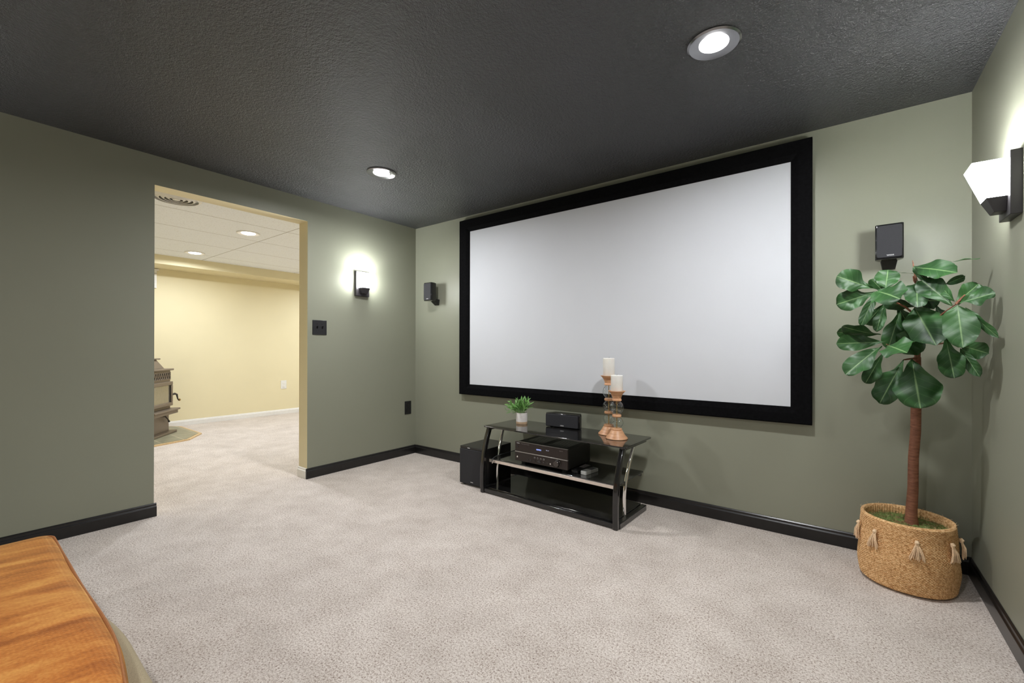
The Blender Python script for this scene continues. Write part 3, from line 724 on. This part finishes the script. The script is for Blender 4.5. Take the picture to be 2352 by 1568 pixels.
# small potted plant
def small_plant():
    px, py = 1.500, -0.208
    t = thing('potted_plant', 'small green leafy plant in a white and tan pot on the stand', 'potted plant', (px, py, ZT))
    r, h = 0.044, 0.086
    b = MB()
    b.lathe([(r*0.97, 0), (r, 0.003), (r, 0.018)], 48, cap1=False, mi=1)
    b.lathe([(r, 0.018), (r*1.005, 0.03), (r, h-0.008), (r*0.97, h), (r*0.90, h), (r*0.89, h-0.016)], 48, cap0=False, mi=0)
    b.build('pot', [M_POT, M_CLAY], t)
    MB().lathe([(r*0.89, h-0.018), (0.02, h-0.012)], 24).build('soil', M_MOSS, t)
    rnd = random.Random(11)
    bm = bmesh.new(); uv = bm.loops.layers.uv.new('UVMap')
    for i in range(34):
        if i < 6: az = PI+rnd.uniform(-0.35, 0.55); el = rnd.uniform(0.15, 0.75); ln = rnd.uniform(0.09, 0.135)
        else: az = rnd.uniform(0, 2*PI); el = rnd.uniform(0.45, 1.5); ln = rnd.uniform(0.065, 0.108)
        B = Vector((rnd.uniform(-1, 1)*0.018, rnd.uniform(-1, 1)*0.018, h-0.01))
        dr = Vector((math.cos(az)*math.cos(el), math.sin(az)*math.cos(el), math.sin(el)))
        tip = B+dr*ln
        stem_leaf(bm, uv, B, tip, 0.0022)
        for k in range(7):
            f = 0.35+0.65*k/6; P = B.lerp(tip, f)
            sd = dr.cross(Vector((0, 0, 1))).normalized() if abs(dr.z) < 0.99 else Vector((1, 0, 0))
            a2 = rnd.uniform(0, 2*PI)
            side = (sd*math.cos(a2)+dr.cross(sd)*math.sin(a2))
            dd = (dr*rnd.uniform(0.5, 1.0)+side*rnd.uniform(0.4, 0.95)+Vector((0, 0, 0.15))).normalized()
            l2 = rnd.uniform(0.034, 0.056)
            leaf(bm, uv, P, P+dd*l2, l2*0.21, Vector((rnd.uniform(-.5, .5), rnd.uniform(-.8, .2), 1)), 0.15, 0.10, 0.0, 'blade', 6, 2, rnd)
    me = bpy.data.meshes.new('foliage'); bm.to_mesh(me); bm.free()
    link('foliage', me, M_LEAFS, t, smooth=60)

PROF = {'fiddle': ([0, .04, .10, .18, .27, .36, .46, .56, .66, .76, .86, .94, .98, 1], [.03, .045, .17, .26, .38, .62, .85, .97, 1.0, .97, .85, .66, .46, .24]),
        'round': ([0, .03, .06, .12, .22, .35, .5, .65, .78, .88, .95, 1], [.03, .06, .28, .54, .76, .92, 1.0, .98, .88, .72, .54, .26]),
        'narrow': ([0, .04, .1, .2, .35, .5, .65, .8, .92, 1], [.05, .08, .4, .62, .8, .95, 1.0, .9, .6, .08]),
        'blade': ([0, .1, .3, .5, .8, 1], [.12, .5, .95, 1.0, .6, .03])}
def interp(x, xs, ys):
    for i in range(len(xs)-1):
        if x <= xs[i+1]:
            f = (x-xs[i])/(xs[i+1]-xs[i]); f = f*f*(3-2*f)*0.5+f*0.5; return ys[i]+(ys[i+1]-ys[i])*f
    return ys[-1]
def leaf(bm, uv, B, T, w_, n, fold, curl, wave, prof, N=18, Mh=4, rnd=random):
    a = T-B; Ln = a.length; a = a.normalized(); n = n-a*n.dot(a)
    if n.length < 1e-4: n = a.orthogonal()
    n.normalize(); s_ = a.cross(n)
    xs, ys = PROF[prof]; rows = []; ph = rnd.uniform(0, 6); ph2 = rnd.uniform(0, 6)
    for i in range(N+1):
        t = 1-(1-i/N)**1.6; hw = w_/2*interp(t, xs, ys); row = []
        arch = -curl*Ln*(t*t) + curl*Ln*t*0.6
        for j in range(-Mh, Mh+1):
            s = j/Mh; sg = 1 if s > 0 else -1
            edge = abs(s)**1.5
            dz = arch + fold*abs(s)*hw + wave*w_*edge*math.sin(t*11+(ph if s > 0 else ph2))*0.17 - 0.25*fold*hw*abs(s)**3
            wob = 1+wave*0.09*math.sin(t*15+(ph2 if s > 0 else ph))*min(1, 4*(1-t))
            row.append((bm.verts.new(B+a*(Ln*(t-0.02*abs(s)*(1 if t > .8 else 0)))+s_*(s*hw*wob)+n*dz), s*0.5+0.5, t))
        rows.append(row)
    for i in range(N):
        for j in range(2*Mh):
            q = (rows[i][j], rows[i][j+1], rows[i+1][j+1], rows[i+1][j])
            f = bm.faces.new([k[0] for k in q]); f.smooth = True
            for lp, k in zip(f.loops, q): lp[uv].uv = (k[1], k[2])
def stem_leaf(bm, uv, A, B, r, n=5):
    d = (B-A).normalized(); a = d.orthogonal().normalized(); b = d.cross(a)
    R = [[bm.verts.new(P+(a*math.cos(2*PI*k/n)+b*math.sin(2*PI*k/n))*rr) for k in range(n)] for P, rr in ((A, r), (B, r*0.6))]
    for k in range(n):
        f = bm.faces.new((R[0][k], R[0][(k+1) % n], R[1][(k+1) % n], R[1][k]))
        for lp in f.loops: lp[uv].uv = (0.5, 0.3)
small_plant()

# candle holders and candles
def candle_holder(label, x, y, balls, total, rball):
    t = thing('candle_holder', label, 'candle holder', (x, y, ZT), 0, 'turned wood and glass candle holders')
    zb = 0.068; zc = total-0.066
    MB().lathe([(0.069, 0), (0.071, 0.004), (0.068, 0.010), (0.059, 0.018), (0.050, 0.030), (0.041, 0.046), (0.036, 0.054), (0.033, 0.056), (0.035, 0.060), (0.033, 0.066), (0.028, zb)], 56).build('base', M_WOOD, t)
    n = balls; step = (zc-zb)/n; ring = 0.016
    for k in range(n):
        z0 = zb+step*k; z1 = z0+step-(ring if k < n-1 else 0)
        h = (z1-z0); c = (z0+z1)/2; pr = []; rr = rball*(0.94 if k == 0 else 1.0)
        for q in range(17):
            a = -PI/2+PI*q/16; zz = c+math.sin(a)*h*0.52; zz = min(max(zz, z0), z1)
            pr.append((max(rr*math.cos(a), 0.022), zz))
        MB().lathe(pr, 40, cap0=False, cap1=False).build('glass_globe', M_GLOBE, t)
        if k < n-1:
            MB().lathe([(0.020, z1-0.001), (0.027, z1), (0.030, z1+ring*0.3), (0.030, z1+ring*0.7), (0.027, z1+ring), (0.020, z1+ring+0.001)], 40).build('wood_ring', M_WOOD, t)
    MB().lathe([(0.003, zb-0.005), (0.003, zc+0.004)], 12).build('rod', M_BRASS, t)
    MB().lathe([(0.026, zc), (0.031, zc+0.003), (0.030, zc+0.012), (0.027, zc+0.016), (0.030, zc+0.026), (0.036, zc+0.042), (0.048, zc+0.058), (0.056, zc+0.064), (0.056, total), (0.045, total-0.001)], 56).build('cup', M_WOOD, t)
def candle(label, x, y, z, r, h):
    t = thing('candle', label, 'candle', (x, y, z), 0, 'white pillar candles')
    MB().lathe([(r-0.001, 0), (r, 0.002), (r, h-0.003), (r-0.003, h), (r*0.6, h-0.003), (0.004, h-0.004)], 48).build('wax', M_CANDLE, t)
    MB().tube([(0, 0, h-0.005), (0.001, 0, h+0.004), (0.003, 0, h+0.008)], 0.001, 6).build('wick', M_GREYPRINT, t)
c1 = (2.219, -0.182); c2 = (2.322, -0.284)
candle_holder('taller wood and glass candle holder, behind the shorter one', *c1, 3, 0.402, 0.041)
candle_holder('shorter wood and glass candle holder, in front at the right', *c2, 2, 0.312, 0.0455)
candle('white pillar candle on the taller holder, against the screen', *c1, ZT+0.401, 0.039, 0.122)
candle('white pillar candle on the shorter holder, in front', *c2, ZT+0.311, 0.0385, 0.103)

# ------------------------------------------------------------------ woven basket
BC0 = Vector((3.735, -0.268, 0)); BC1 = Vector((3.737, -0.236, 0.292))
def basket():
    t = thing('woven_basket', 'round braided jute basket with tassels holding the tall plant', 'basket', BC0)
    bm = bmesh.new(); NA, ROWS, SUB = 420, 58, 4
    rings = []
    def R(f):      # radius profile up the side
        return 0.164 + 0.008*math.sin(min(f*1.3, 1)*PI) + 0.004*f if f > 0.06 else 0.164-0.030*(1-f/0.06)**2
    prof = []
    for i in range(ROWS*SUB+1):
        f = i/(ROWS*SUB); prof.append((f, i/SUB))
    for f, row in prof:
        c = (BC1-BC0)*f; fr = row % 1.0; k = int(row); ring = []
        for j in range(NA):
            a = 2*PI*j/NA
            bulge = 0.0024*math.sin(PI*fr)
            strand = 0.0013*math.sin(PI*fr)*math.sin(84*a+PI*(k % 2)+(fr-0.5)*2.2)
            lump = 0.004*math.sin(3*a+2*f*4)*math.sin(5*f+a)
            # loose side on the right sags outward at the bottom and nips in above
            rr = R(f)+bulge+strand+lump
            ring.append(bm.verts.new((c.x+rr*math.cos(a), c.y+rr*math.sin(a), max(f*(BC1.z), 0.001))))
        rings.append(ring)
    # rim and inside
    top = BC1-BC0
    for dr, dz in ((-0.004, 0.004), (-0.010, 0.005), (-0.015, 0.001), (-0.016, -0.012), (-0.017, -0.05)):
        ring = []
        for j in range(NA):
            a = 2*PI*j/NA; rr = R(1.0)+dr+0.0012*math.sin(84*a+dr*300)
            ring.append(bm.verts.new((top.x+rr*math.cos(a), top.y+rr*math.sin(a), BC1.z+dz)))
        rings.append(ring)
    for i in range(len(rings)-1):
        for j in range(NA): bm.faces.new((rings[i][j], rings[i][(j+1) % NA], rings[i+1][(j+1) % NA], rings[i+1][j]))
    bm.faces.new(list(reversed(rings[0]))); bm.faces.new(rings[-1])
    bmesh.ops.recalc_face_normals(bm, faces=bm.faces[:])
    me = bpy.data.meshes.new('basket_body'); bm.to_mesh(me); bm.free(); link('basket_body', me, M_JUTE, t, smooth=60)
    # tassels around the upper side
    for q, ang in enumerate((-168, -132, -84, -40, -8, 40, 90, 135)):
        rnd = random.Random(q); a = math.radians(ang); f = 0.80
        c = (BC1-BC0)*f; rr = R(f)+0.008; o = Vector((c.x+rr*math.cos(a), c.y+rr*math.sin(a), f*BC1.z)); out = Vector((math.cos(a), math.sin(a), 0)); tn = Vector((-out.y, out.x, 0))
        b = MB()
        b.tube([o+Vector((0, 0, 0.012)), o+out*0.005+Vector((0, 0, 0.004)), o+out*0.004-Vector((0, 0, 0.006))], [0.006, 0.009, 0.006], 10)
        for s in range(44):
            u = rnd.uniform(-1, 1); v = rnd.uniform(0, 1); ln = rnd.uniform(0.056, 0.072)
            p0 = o+tn*(u*0.004)+out*(0.002+v*0.004); p1 = o+tn*(u*0.015)+out*(0.006+v*0.012)-Vector((0, 0, ln*0.45)); p2 = o+tn*(u*0.027+rnd.uniform(-.003, .003))+out*(0.005+v*0.014)-Vector((0, 0, ln))
            b.tube([p0, p1, p2], [0.0014, 0.0015, 0.0011], 5)
        b.build('tassel', M_TASSEL, t)
    # loose fibres at the rim
    b = MB(); rnd = random.Random(5)
    for s in range(46):
        a = rnd.uniform(0, 2*PI) if s > 14 else math.radians(rnd.uniform(165, 205)); rr = R(1)-0.006
        o = Vector((top.x+rr*math.cos(a), top.y+rr*math.sin(a), BC1.z+0.002)); d = Vector((rnd.uniform(-1, 1), rnd.uniform(-1, 1), rnd.uniform(0.4, 1.4)))*0.010
        b.tube([o, o+d*0.6, o+d+Vector((0, 0, -0.002))], 0.0004, 4)
    b.build('loose_fibre', M_TASSEL, t)['kind'] = 'stuff'
basket()

# ------------------------------------------------------------------ fiddle leaf fig
def fig():
    o = Vector((3.752, -0.240, 0.262))
    t = thing('fiddle_leaf_fig', 'tall artificial fiddle leaf tree with broad glossy leaves', 'potted tree', o)
    # moss bed
    b = bmesh.new(); n = 60; rings = []; rnd = random.Random(2)
    c = Vector((BC1.x, BC1.y, 0))-Vector((o.x, o.y, 0))
    for i in range(22):
        r = 0.150*i/21; ring = []
        for j in range(n):
            a = 2*PI*j/n; z = 0.010*math.cos(i/21*PI*0.5)+0.006*math.sin(7*a+i*0.7)*math.sin(i*0.9)+rnd.uniform(-0.003, 0.003)
            ring.append(b.verts.new((c.x+r*math.cos(a), c.y+r*math.sin(a), z-0.006)))
        rings.append(ring)
    for i in range(21):
        for j in range(n): b.faces.new((rings[i][j], rings[i+1][j], rings[i+1][(j+1) % n], rings[i][(j+1) % n]))
    # tufts
    for s in range(1400):
        r = 0.148*math.sqrt(rnd.random()); a = rnd.uniform(0, 2*PI); p = c+Vector((r*math.cos(a), r*math.sin(a), 0.002))
        d = Vector((rnd.uniform(-1, 1), rnd.uniform(-1, 1), rnd.uniform(0.3, 1.0))).normalized()*rnd.uniform(0.006, 0.013); sd = d.orthogonal().normalized()*0.0012
        v = [b.verts.new(p-sd), b.verts.new(p+sd), b.verts.new(p+d)]; b.faces.new(v)
    me = bpy.data.meshes.new('moss'); b.to_mesh(me); b.free(); link('moss', me, M_MOSS, t, smooth=60)
    Y = -0.30
    def P(x, y, yy): return at(x, y, 1, yy)-o
    # trunk and thin leader
    tp = [P(2094, 1205, -0.240), P(2093, 1180, -0.242), P(2097, 1120, -0.25), P(2098, 1050, -0.26), P(2103, 990, -0.265), P(2104, 930, -0.27), P(2105, 870, -0.275), P(2107, 820, -0.28)]
    MB().tube(tp, [0.026, 0.0215, 0.0195, 0.0190, 0.0188, 0.0185, 0.0165, 0.013], 20).build('trunk', M_BARK, t)
    b = MB()
    b.tube([tp[-1], P(2112, 760, -0.28), P(2112, 700, -0.28), P(2106, 650, -0.28), P(2100, 620, -0.28), P(2096, 598, -0.28)], [0.011, 0.008, 0.006, 0.005, 0.004, 0.0012], 8)
    brs = [[(2108, 810, -.28), (2085, 812, -.30), (2055, 800, -.36), (2036, 790, -.40)], [(2110, 730, -.28), (2080, 705, -.32), (2050, 690, -.38), (2018, 670, -.42)],
           [(2110, 790, -.28), (2135, 750, -.33), (2165, 720, -.40), (2196, 698, -.46)], [(2110, 715, -.28), (2106, 710, -.30), (2101, 706, -.34)],
           [(2108, 822, -.28), (2100, 824, -.31), (2096, 824, -.34)], [(2112, 780, -.28), (2150, 790, -.30), (2195, 785, -.34), (2206, 792, -.36)],
           [(2107, 822, -.28), (2090, 824, -.30), (2076, 826, -.32)], [(2108, 655, -.28), (2100, 645, -.30), (2098, 634, -.31)],
           [(2196, 698, -.46), (2208, 685, -.46), (2217, 677, -.46)]]
    for br in brs: b.tube([P(*q) for q in br], [0.0055, 0.004, 0.003, 0.0018][:len(br)], 7)
    b.build('branches', M_BARK, t)
    # leaves: base px, tip px, width px, depth at base and tip, up/camera weight of the face, profile, fold, curl, wave
    LV = [
     (2003, 662, 1922, 634, 54, -.42, -.47, .35, 1, 'fiddle', .25, .02, .5), (2011, 671, 1921, 699, 50, -.41, -.44, .2, 1, 'fiddle', .30, .05, .6),
     (2016, 669, 2066, 684, 70, -.43, -.54, .5, 1, 'round', .20, .12, .5), (2034, 662, 2040, 618, 58, -.40, -.36, -.2, 1, 'round', .15, .10, .5),
     (2105, 648, 2107, 702, 62, -.31, -.42, .7, 1, 'round', .25, .15, .7), (2012, 673, 1976, 750, 28, -.42, -.45, .6, 1, 'narrow', .2, .10, .4),
     (2028, 700, 1988, 745, 42, -.36, -.36, .1, 1, 'fiddle', .2, .05, .8), (2030, 702, 2013, 762, 30, -.38, -.42, .4, 1, 'narrow', .3, .05, .9),
     (2023, 769, 1934, 752, 42, -.40, -.46, -.9, .7, 'fiddle', .15, .12, .4), (2033, 785, 1921, 789, 40, -.41, -.45, .3, 1, 'fiddle', .3, .04, .7),
     (2000, 762, 1922, 764, 36, -.34, -.36, -.5, 1, 'round', .1, .05, .4), (2026, 793, 1942, 858, 52, -.42, -.52, .6, 1, 'fiddle', .25, .10, .7),
     (2027, 812, 1988, 880, 42, -.36, -.40, -.4, 1, 'fiddle', .2, .05, .7), (2038, 793, 2082, 808, 66, -.42, -.53, .5, 1, 'round', .22, .10, .5),
     (2056, 800, 2118, 778, 62, -.36, -.34, .1, 1, 'round', .35, .05, .6), (2076, 826, 2020, 926, 66, -.33, -.40, .4, 1, 'fiddle', .30, .05, .9),
     (2094, 822, 2114, 937, 114, -.34, -.44, .2, 1, 'fiddle', .20, .04, .6), (2101, 706, 2150, 792, 92, -.34, -.44, .3, 1, 'round', .30, .05, .6),
     (2199, 700, 2212, 797, 88, -.46, -.55, .5, 1, 'round', .16, .05, .5), (2199, 697, 2286, 672, 48, -.46, -.50, .8, 1, 'fiddle', .25, .03, .8),
     (2194, 697, 2248, 652, 46, -.46, -.42, .0, 1, 'fiddle', .20, .02, .5), (2102, 614, 2197, 624, 48, -.31, -.44, .5, 1, 'round', .22, .08, .6),
     (2172, 603, 2252, 592, 13, -.36, -.40, .9, .25, 'narrow', .3, .05, .7), (2172, 652, 2218, 634, 22, -.32, -.32, -.6, 1, 'narrow', .2, .05, .4),
     (2193, 692, 2148, 643, 26, -.44, -.36, -.5, .9, 'narrow', .2, .1, .5), (2188, 702, 2116, 642, 58, -.43, -.34, .2, 1, 'fiddle', .35, .08, .5),
     (2218, 706, 2292, 776, 22, -.47, -.54, -.4, .8, 'narrow', .3, .12, .8), (2172, 774, 2192, 868, 66, -.34, -.40, .1, 1, 'fiddle', .3, .04, .7),
     (2206, 800, 2251, 866, 32, -.36, -.40, -.1, 1, 'narrow', .3, .03, .4), (2207, 793, 2272, 812, 42, -.36, -.38, -.1, 1, 'narrow', .2, .03, .4),
     (2132, 650, 2098, 610, 20, -.30, -.30, -.4, .8, 'narrow', .2, .1, .5), (2108, 704, 2026, 694, 30, -.28, -.30, -.2, 1, 'fiddle', .2, .05, .5),
     (2068, 713, 2040, 800, 50, -.30, -.34, .1, 1, 'fiddle', .3, .05, .7), (2098, 628, 2052, 626, 9, -.30, -.36, .9, .2, 'narrow', .2, .1, .3),
     (2034, 676, 2002, 640, 36, -.36, -.33, .9, .8, 'fiddle', .2, .05, .5),
     (2150, 700, 2168, 742, 34, -.30, -.33, -.5, 1, 'fiddle', .2, .05, .5), (2110, 690, 2160, 690, 40, -.27, -.26, .0, 1, 'round', .2, .05, .5),
     (2060, 700, 2095, 760, 44, -.26, -.26, .0, 1, 'fiddle', .2, .05, .6), (2120, 790, 2085, 760, 40, -.25, -.24, .0, 1, 'fiddle', .2, .05, .6),
    ]
    bm = bmesh.new(); uv = bm.loops.layers.uv.new('UVMap'); rnd = random.Random(4)
    for (bx, by, tx, ty, wpx, yb, yt, wu, wc, prof, fo, cu, wa) in LV:
        B = at(bx, by, 1, yb); T = at(tx, ty, 1, yt)
        for Q in (B, T):
            if Q.x > W-0.012: Q.x = W-0.012
        tc = (CAM-B).normalized(); nn = Vector((0, 0, 1))*wu + tc*abs(wc)
        ct = (B-CAM).normalized().dot(fw); al = abs(tx-bx)/(math.hypot(tx-bx, ty-by)+1e-6); kf = ct*(1-al*al)+al*al
        leaf(bm, uv, B-o, T-o, wpx*mpp(B.lerp(T, 0.6))*kf, nn, fo, cu, wa, prof, 20, 5, rnd)
    # every leaf face points toward +n; make it so
    me = bpy.data.meshes.new('foliage'); bm.to_mesh(me); bm.free()
    f = link('foliage', me, M_LEAF, t, smooth=70)
    return f
fig()

# ------------------------------------------------------------------ ottoman
def softbox(x0, x1, y0, y1, z0, z1, r, nx, ny, nz, puff=0.0, seed=0, wob=0.004, base_out=0.0):
    """rounded, slightly puffed box"""
    bm = bmesh.new(); key = {}
    def V(i, j, k):
        if (i, j, k) in key: return key[(i, j, k)]
        p = Vector((x0+(x1-x0)*i/nx, y0+(y1-y0)*j/ny, z0+(z1-z0)*k/nz))
        q = Vector((min(max(p.x, x0+r), x1-r), min(max(p.y, y0+r), y1-r), min(max(p.z, z0+min(r, (z1-z0)/2)), z1-min(r, (z1-z0)/2))))
        d = p-q; rr = min(r, (z1-z0)/2)
        if d.length > 1e-6:
            d = Vector((d.x/r, d.y/r, d.z/rr)); d.normalize(); p = q+Vector((d.x*r, d.y*r, d.z*rr))
        u = 2*(p.x-x0)/(x1-x0)-1; v = 2*(p.y-y0)/(y1-y0)-1; h = (p.z-z0)/(z1-z0)
        p.z += puff*(1-u**4)*(1-v**4)*max(0, h-0.3)
        p.y += wob*math.sin(p.x*9+seed)*(1 if v > 0 else -1)*abs(v)**6
        p.x += wob*math.sin(p.y*11+seed)*(1 if u > 0 else -1)*abs(u)**6
        if puff and v > 0:
            e = min(max((u-0.25)/0.6, 0), 1); p.y -= 0.040*e*e*(3-2*e)*v**3
        if base_out and v > 0:
            e = min(max((u+0.85)/0.9, 0), 1); p.y += base_out*e*e*(3-2*e)*v**3
        v_ = bm.verts.new(p); key[(i, j, k)] = v_; return v_
    for i in range(nx):
        for j in range(ny):
            for k in (0, nz): bm.faces.new((V(i, j, k), V(i+1, j, k), V(i+1, j+1, k), V(i, j+1, k)))
    for i in range(nx):
        for k in range(nz):
            for j in (0, ny): bm.faces.new((V(i, j, k), V(i+1, j, k), V(i+1, j, k+1), V(i, j, k+1)))
    for j in range(ny):
        for k in range(nz):
            for i in (0, nx): bm.faces.new((V(i, j, k), V(i, j+1, k), V(i, j+1, k+1), V(i, j, k+1)))
    bmesh.ops.recalc_face_normals(bm, faces=bm.faces[:]); me = bpy.data.meshes.new('soft'); bm.to_mesh(me); bm.free(); return me
def ottoman():
    X0, X1, Y0, Y1 = 1.125, 2.62, -3.72, -2.699
    cx, cy = (X0+X1)/2, (Y0+Y1)/2; hx, hy = (X1-X0)/2, (Y1-Y0)/2
    t = thing('ottoman', 'orange velvet upholstered ottoman in the lower left corner', 'ottoman', (cx, cy, 0))
    me = softbox(-hx, hx, -hy, hy, 0.262, 0.385, 0.045, 60, 44, 10, 0.035, 1, 0.002); link('cushion', me, M_VELVET, t, smooth=80)
    me = softbox(-hx+0.004, hx-0.004, -hy+0.004, hy+0.006, 0.055, 0.268, 0.035, 50, 40, 10, 0.0, 2, 0.003, 0.052); link('base', me, M_BEIGEFAB, t, smooth=80)
    pts = []
    for (x, y) in rrect(-hx+0.012, hx-0.012, -hy+0.012, hy-0.012, 0.045, 8): pts.append((x, y))
    dense = []
    for i in range(len(pts)):
        a, b_ = Vector(pts[i]), Vector(pts[(i+1) % len(pts)]); n = max(1, int((b_-a).length/0.03))
        for k in range(n):
            q = a.lerp(b_, k/n); u = q.x/hx; v = q.y/hy
            q2 = Vector((q.x+0.002*math.sin(q.y*11+1)*(1 if u > 0 else -1)*abs(u)**6, q.y+0.002*math.sin(q.x*9+1)*(1 if v > 0 else -1)*abs(v)**6))
            if v > 0:
                e = min(max((u-0.25)/0.6, 0), 1); q2.y -= 0.040*e*e*(3-2*e)*v**3
            dense.append((q2.x, q2.y, 0.373+0.0025*math.sin(q.x*14)))
    MB().tube(dense, 0.0042, 8, closed=True).build('piping', M_PIPING, t)
    for sx in (-1, 1):
        for sy in (-1, 1): MB().lathe([(0.022, 0), (0.028, 0.06)], 20, cx=sx*(hx-0.09), cy=sy*(hy-0.09)).build('foot', M_BPLASTIC, t)
ottoman()

# ------------------------------------------------------------------ stove on its hearth
def hearth_and_stove():
    t = thing('hearth_pad', 'angular slate tile hearth pad with oak edging in the yellow room', 'hearth pad', (-3.1, -1.7, 0))
    poly = [(XF+0.016, -2.60), (-2.35, -2.60), (-2.40, -1.62), (-2.53, -1.20), (-2.84, -0.985), (-3.60, -0.985), (XF+0.016, -1.07)]
    c = Vector((-3.1, -1.7)); P = [(p[0]+3.1, p[1]+1.7) for p in poly]
    MB().prism(P, 0, 0.014).build('oak_edge', M_OAKEDGE, t)
    k = 0.955; MB().prism([(p[0]*k-0.005, p[1]*k) for p in P], 0.0142, 0.018).build('slate_tiles', M_SLATE, t)
    th = math.atan2(0.632, -0.775)          # local +x = right as seen from the front ; local -y = toward viewer
    n = Vector((0.632, 0.775, 0)); u = Vector((-0.775, 0.632, 0))
    cc = Vector((-3.18, -1.14, 0))-u*0.29-n*0.25
    # local frame: x=u, y=-n
    s = thing('stove', 'brown cast iron heating stove on the slate hearth beyond the doorway', 'stove', (cc.x, cc.y, 0.018), math.atan2(u.y, u.x))
    def B(x0, x1, n0, n1, z0, z1): return (x0, x1, -n1, -n0, z0-0.018, z1-0.018)
    def add(name, m, *bx, bevel=0.004):
        b = MB(); b.box(*B(*bx)); return b.build(name, m, s, bevel=bevel)
    add('base_plate', M_STOVE, -0.28, 0.28, -0.22, 0.25, 0.018, 0.045, bevel=0.006)
    add('pedestal', M_STOVE, -0.235, 0.235, -0.18, 0.18, 0.045, 0.262)
    add('ash_ledge', M_STOVE, -0.285, 0.285, -0.20, 0.285, 0.300, 0.322, bevel=0.006)
    add('ash_box', M_STOVE, -0.268, 0.268, -0.20, 0.265, 0.260, 0.300)
    add('body', M_STOVE, -0.235, 0.235, -0.22, 0.195, 0.322, 0.792)
    add('top_plate', M_STOVE, -0.262, 0.262, -0.24, 0.225, 0.792, 0.815, bevel=0.008)
    MB().hull8([Vector((x, -y, z-0.018)) for x, y, z in ((-0.215, 0.14, 0.815), (0.215, 0.14, 0.815), (-0.215, -0.2, 0.815), (0.215, -0.2, 0.815),
                                                        (-0.16, 0.08, 0.925), (0.16, 0.08, 0.925), (-0.16, -0.2, 0.925), (0.16, -0.2, 0.925))]).build('hopper', M_STOVE, s, bevel=0.004)
    add('hopper_lid', M_STOVE, -0.215, 0.215, -0.22, 0.10, 0.925, 0.942, bevel=0.006)
    # door
    d = bpy.data.objects
    door = MB(); z0, z1 = 0.355, 0.655; xw = 0.242
    for bx in ((-xw, xw, 0.195, 0.222, z0, z0+0.042), (-xw, -xw+0.034, 0.195, 0.222, z0+0.042, z1-0.045), (xw-0.034, xw, 0.195, 0.222, z0+0.042, z1-0.045), (-xw, xw, 0.195, 0.222, z1-0.045, z1)):
        door.box(*B(*bx))
    dr = door.build('door', M_STOVE, s, bevel=0.006, segs=2)
    MB().box(*B(-xw+0.030, xw-0.030, 0.197, 0.204, z0+0.038, z1-0.040)).build('door_glass', M_STOVEGLASS, dr)
    MB().box(*B(-xw+0.030, -xw+0.040, 0.204, 0.210, z0+0.040, z1-0.044)).build('gasket', M_STOVEDARK, dr)
    MB().box(*B(xw-0.046, xw-0.033, 0.204, 0.214, z0+0.040, z1-0.044)).build('gasket', M_STOVEDARK, dr)
    hb = MB(); hb.tube([(xw-0.005, -0.215, 0.472), (xw+0.025, -0.228, 0.478), (xw+0.060, -0.235, 0.465), (xw+0.078, -0.238, 0.405), (xw+0.100, -0.240, 0.392)], [0.012, 0.013, 0.011, 0.007, 0.006], 10)
    hb.build('door_handle', M_STOVEDARK, dr)
    MB().lathe([(0.004, -0.014), (0.013, -0.010), (0.016, 0), (0.013, 0.010), (0.004, 0.014)], 20, mat=Matrix.Translation((xw+0.112, -0.240, 0.392)) @ Matrix.Rotation(PI/2, 4, 'Y')).build('handle_knob', M_BRASS, dr)
    # pierced grille: quatrefoil rings over a dark recess
    MB().box(*B(-0.215, 0.215, 0.1955, 0.1975, 0.682, 0.772)).build('grille_recess', M_STOVEDARK, s)
    g = MB()
    for r_ in range(2):
        for k in range(9):
            x = -0.20+0.0475*k+(0.024 if r_ else 0); z = 0.748-0.042*r_-0.018
            if x > 0.21: continue
            g.tube([(x+0.020*math.cos(2*PI*q/14), -0.200, z+0.020*math.sin(2*PI*q/14)) for q in range(14)], 0.0042, 6, closed=True)
    for z in (0.664, 0.754): g.box(-0.222, 0.222, -0.204, -0.196, z-0.004, z+0.004)
    for x in (-0.218, 0.218): g.box(x-0.005, x+0.005, -0.204, -0.196, 0.664, 0.754)
    g.build('grille', M_STOVE, s)
    MB().tube([(0.09, -0.184, 0.225), (0.10, -0.205, 0.218), (0.14, -0.215, 0.175), (0.165, -0.215, 0.145)], [0.014, 0.009, 0.006, 0.012], 10).build('damper_handle', M_STOVEDARK, s)
hearth_and_stove()
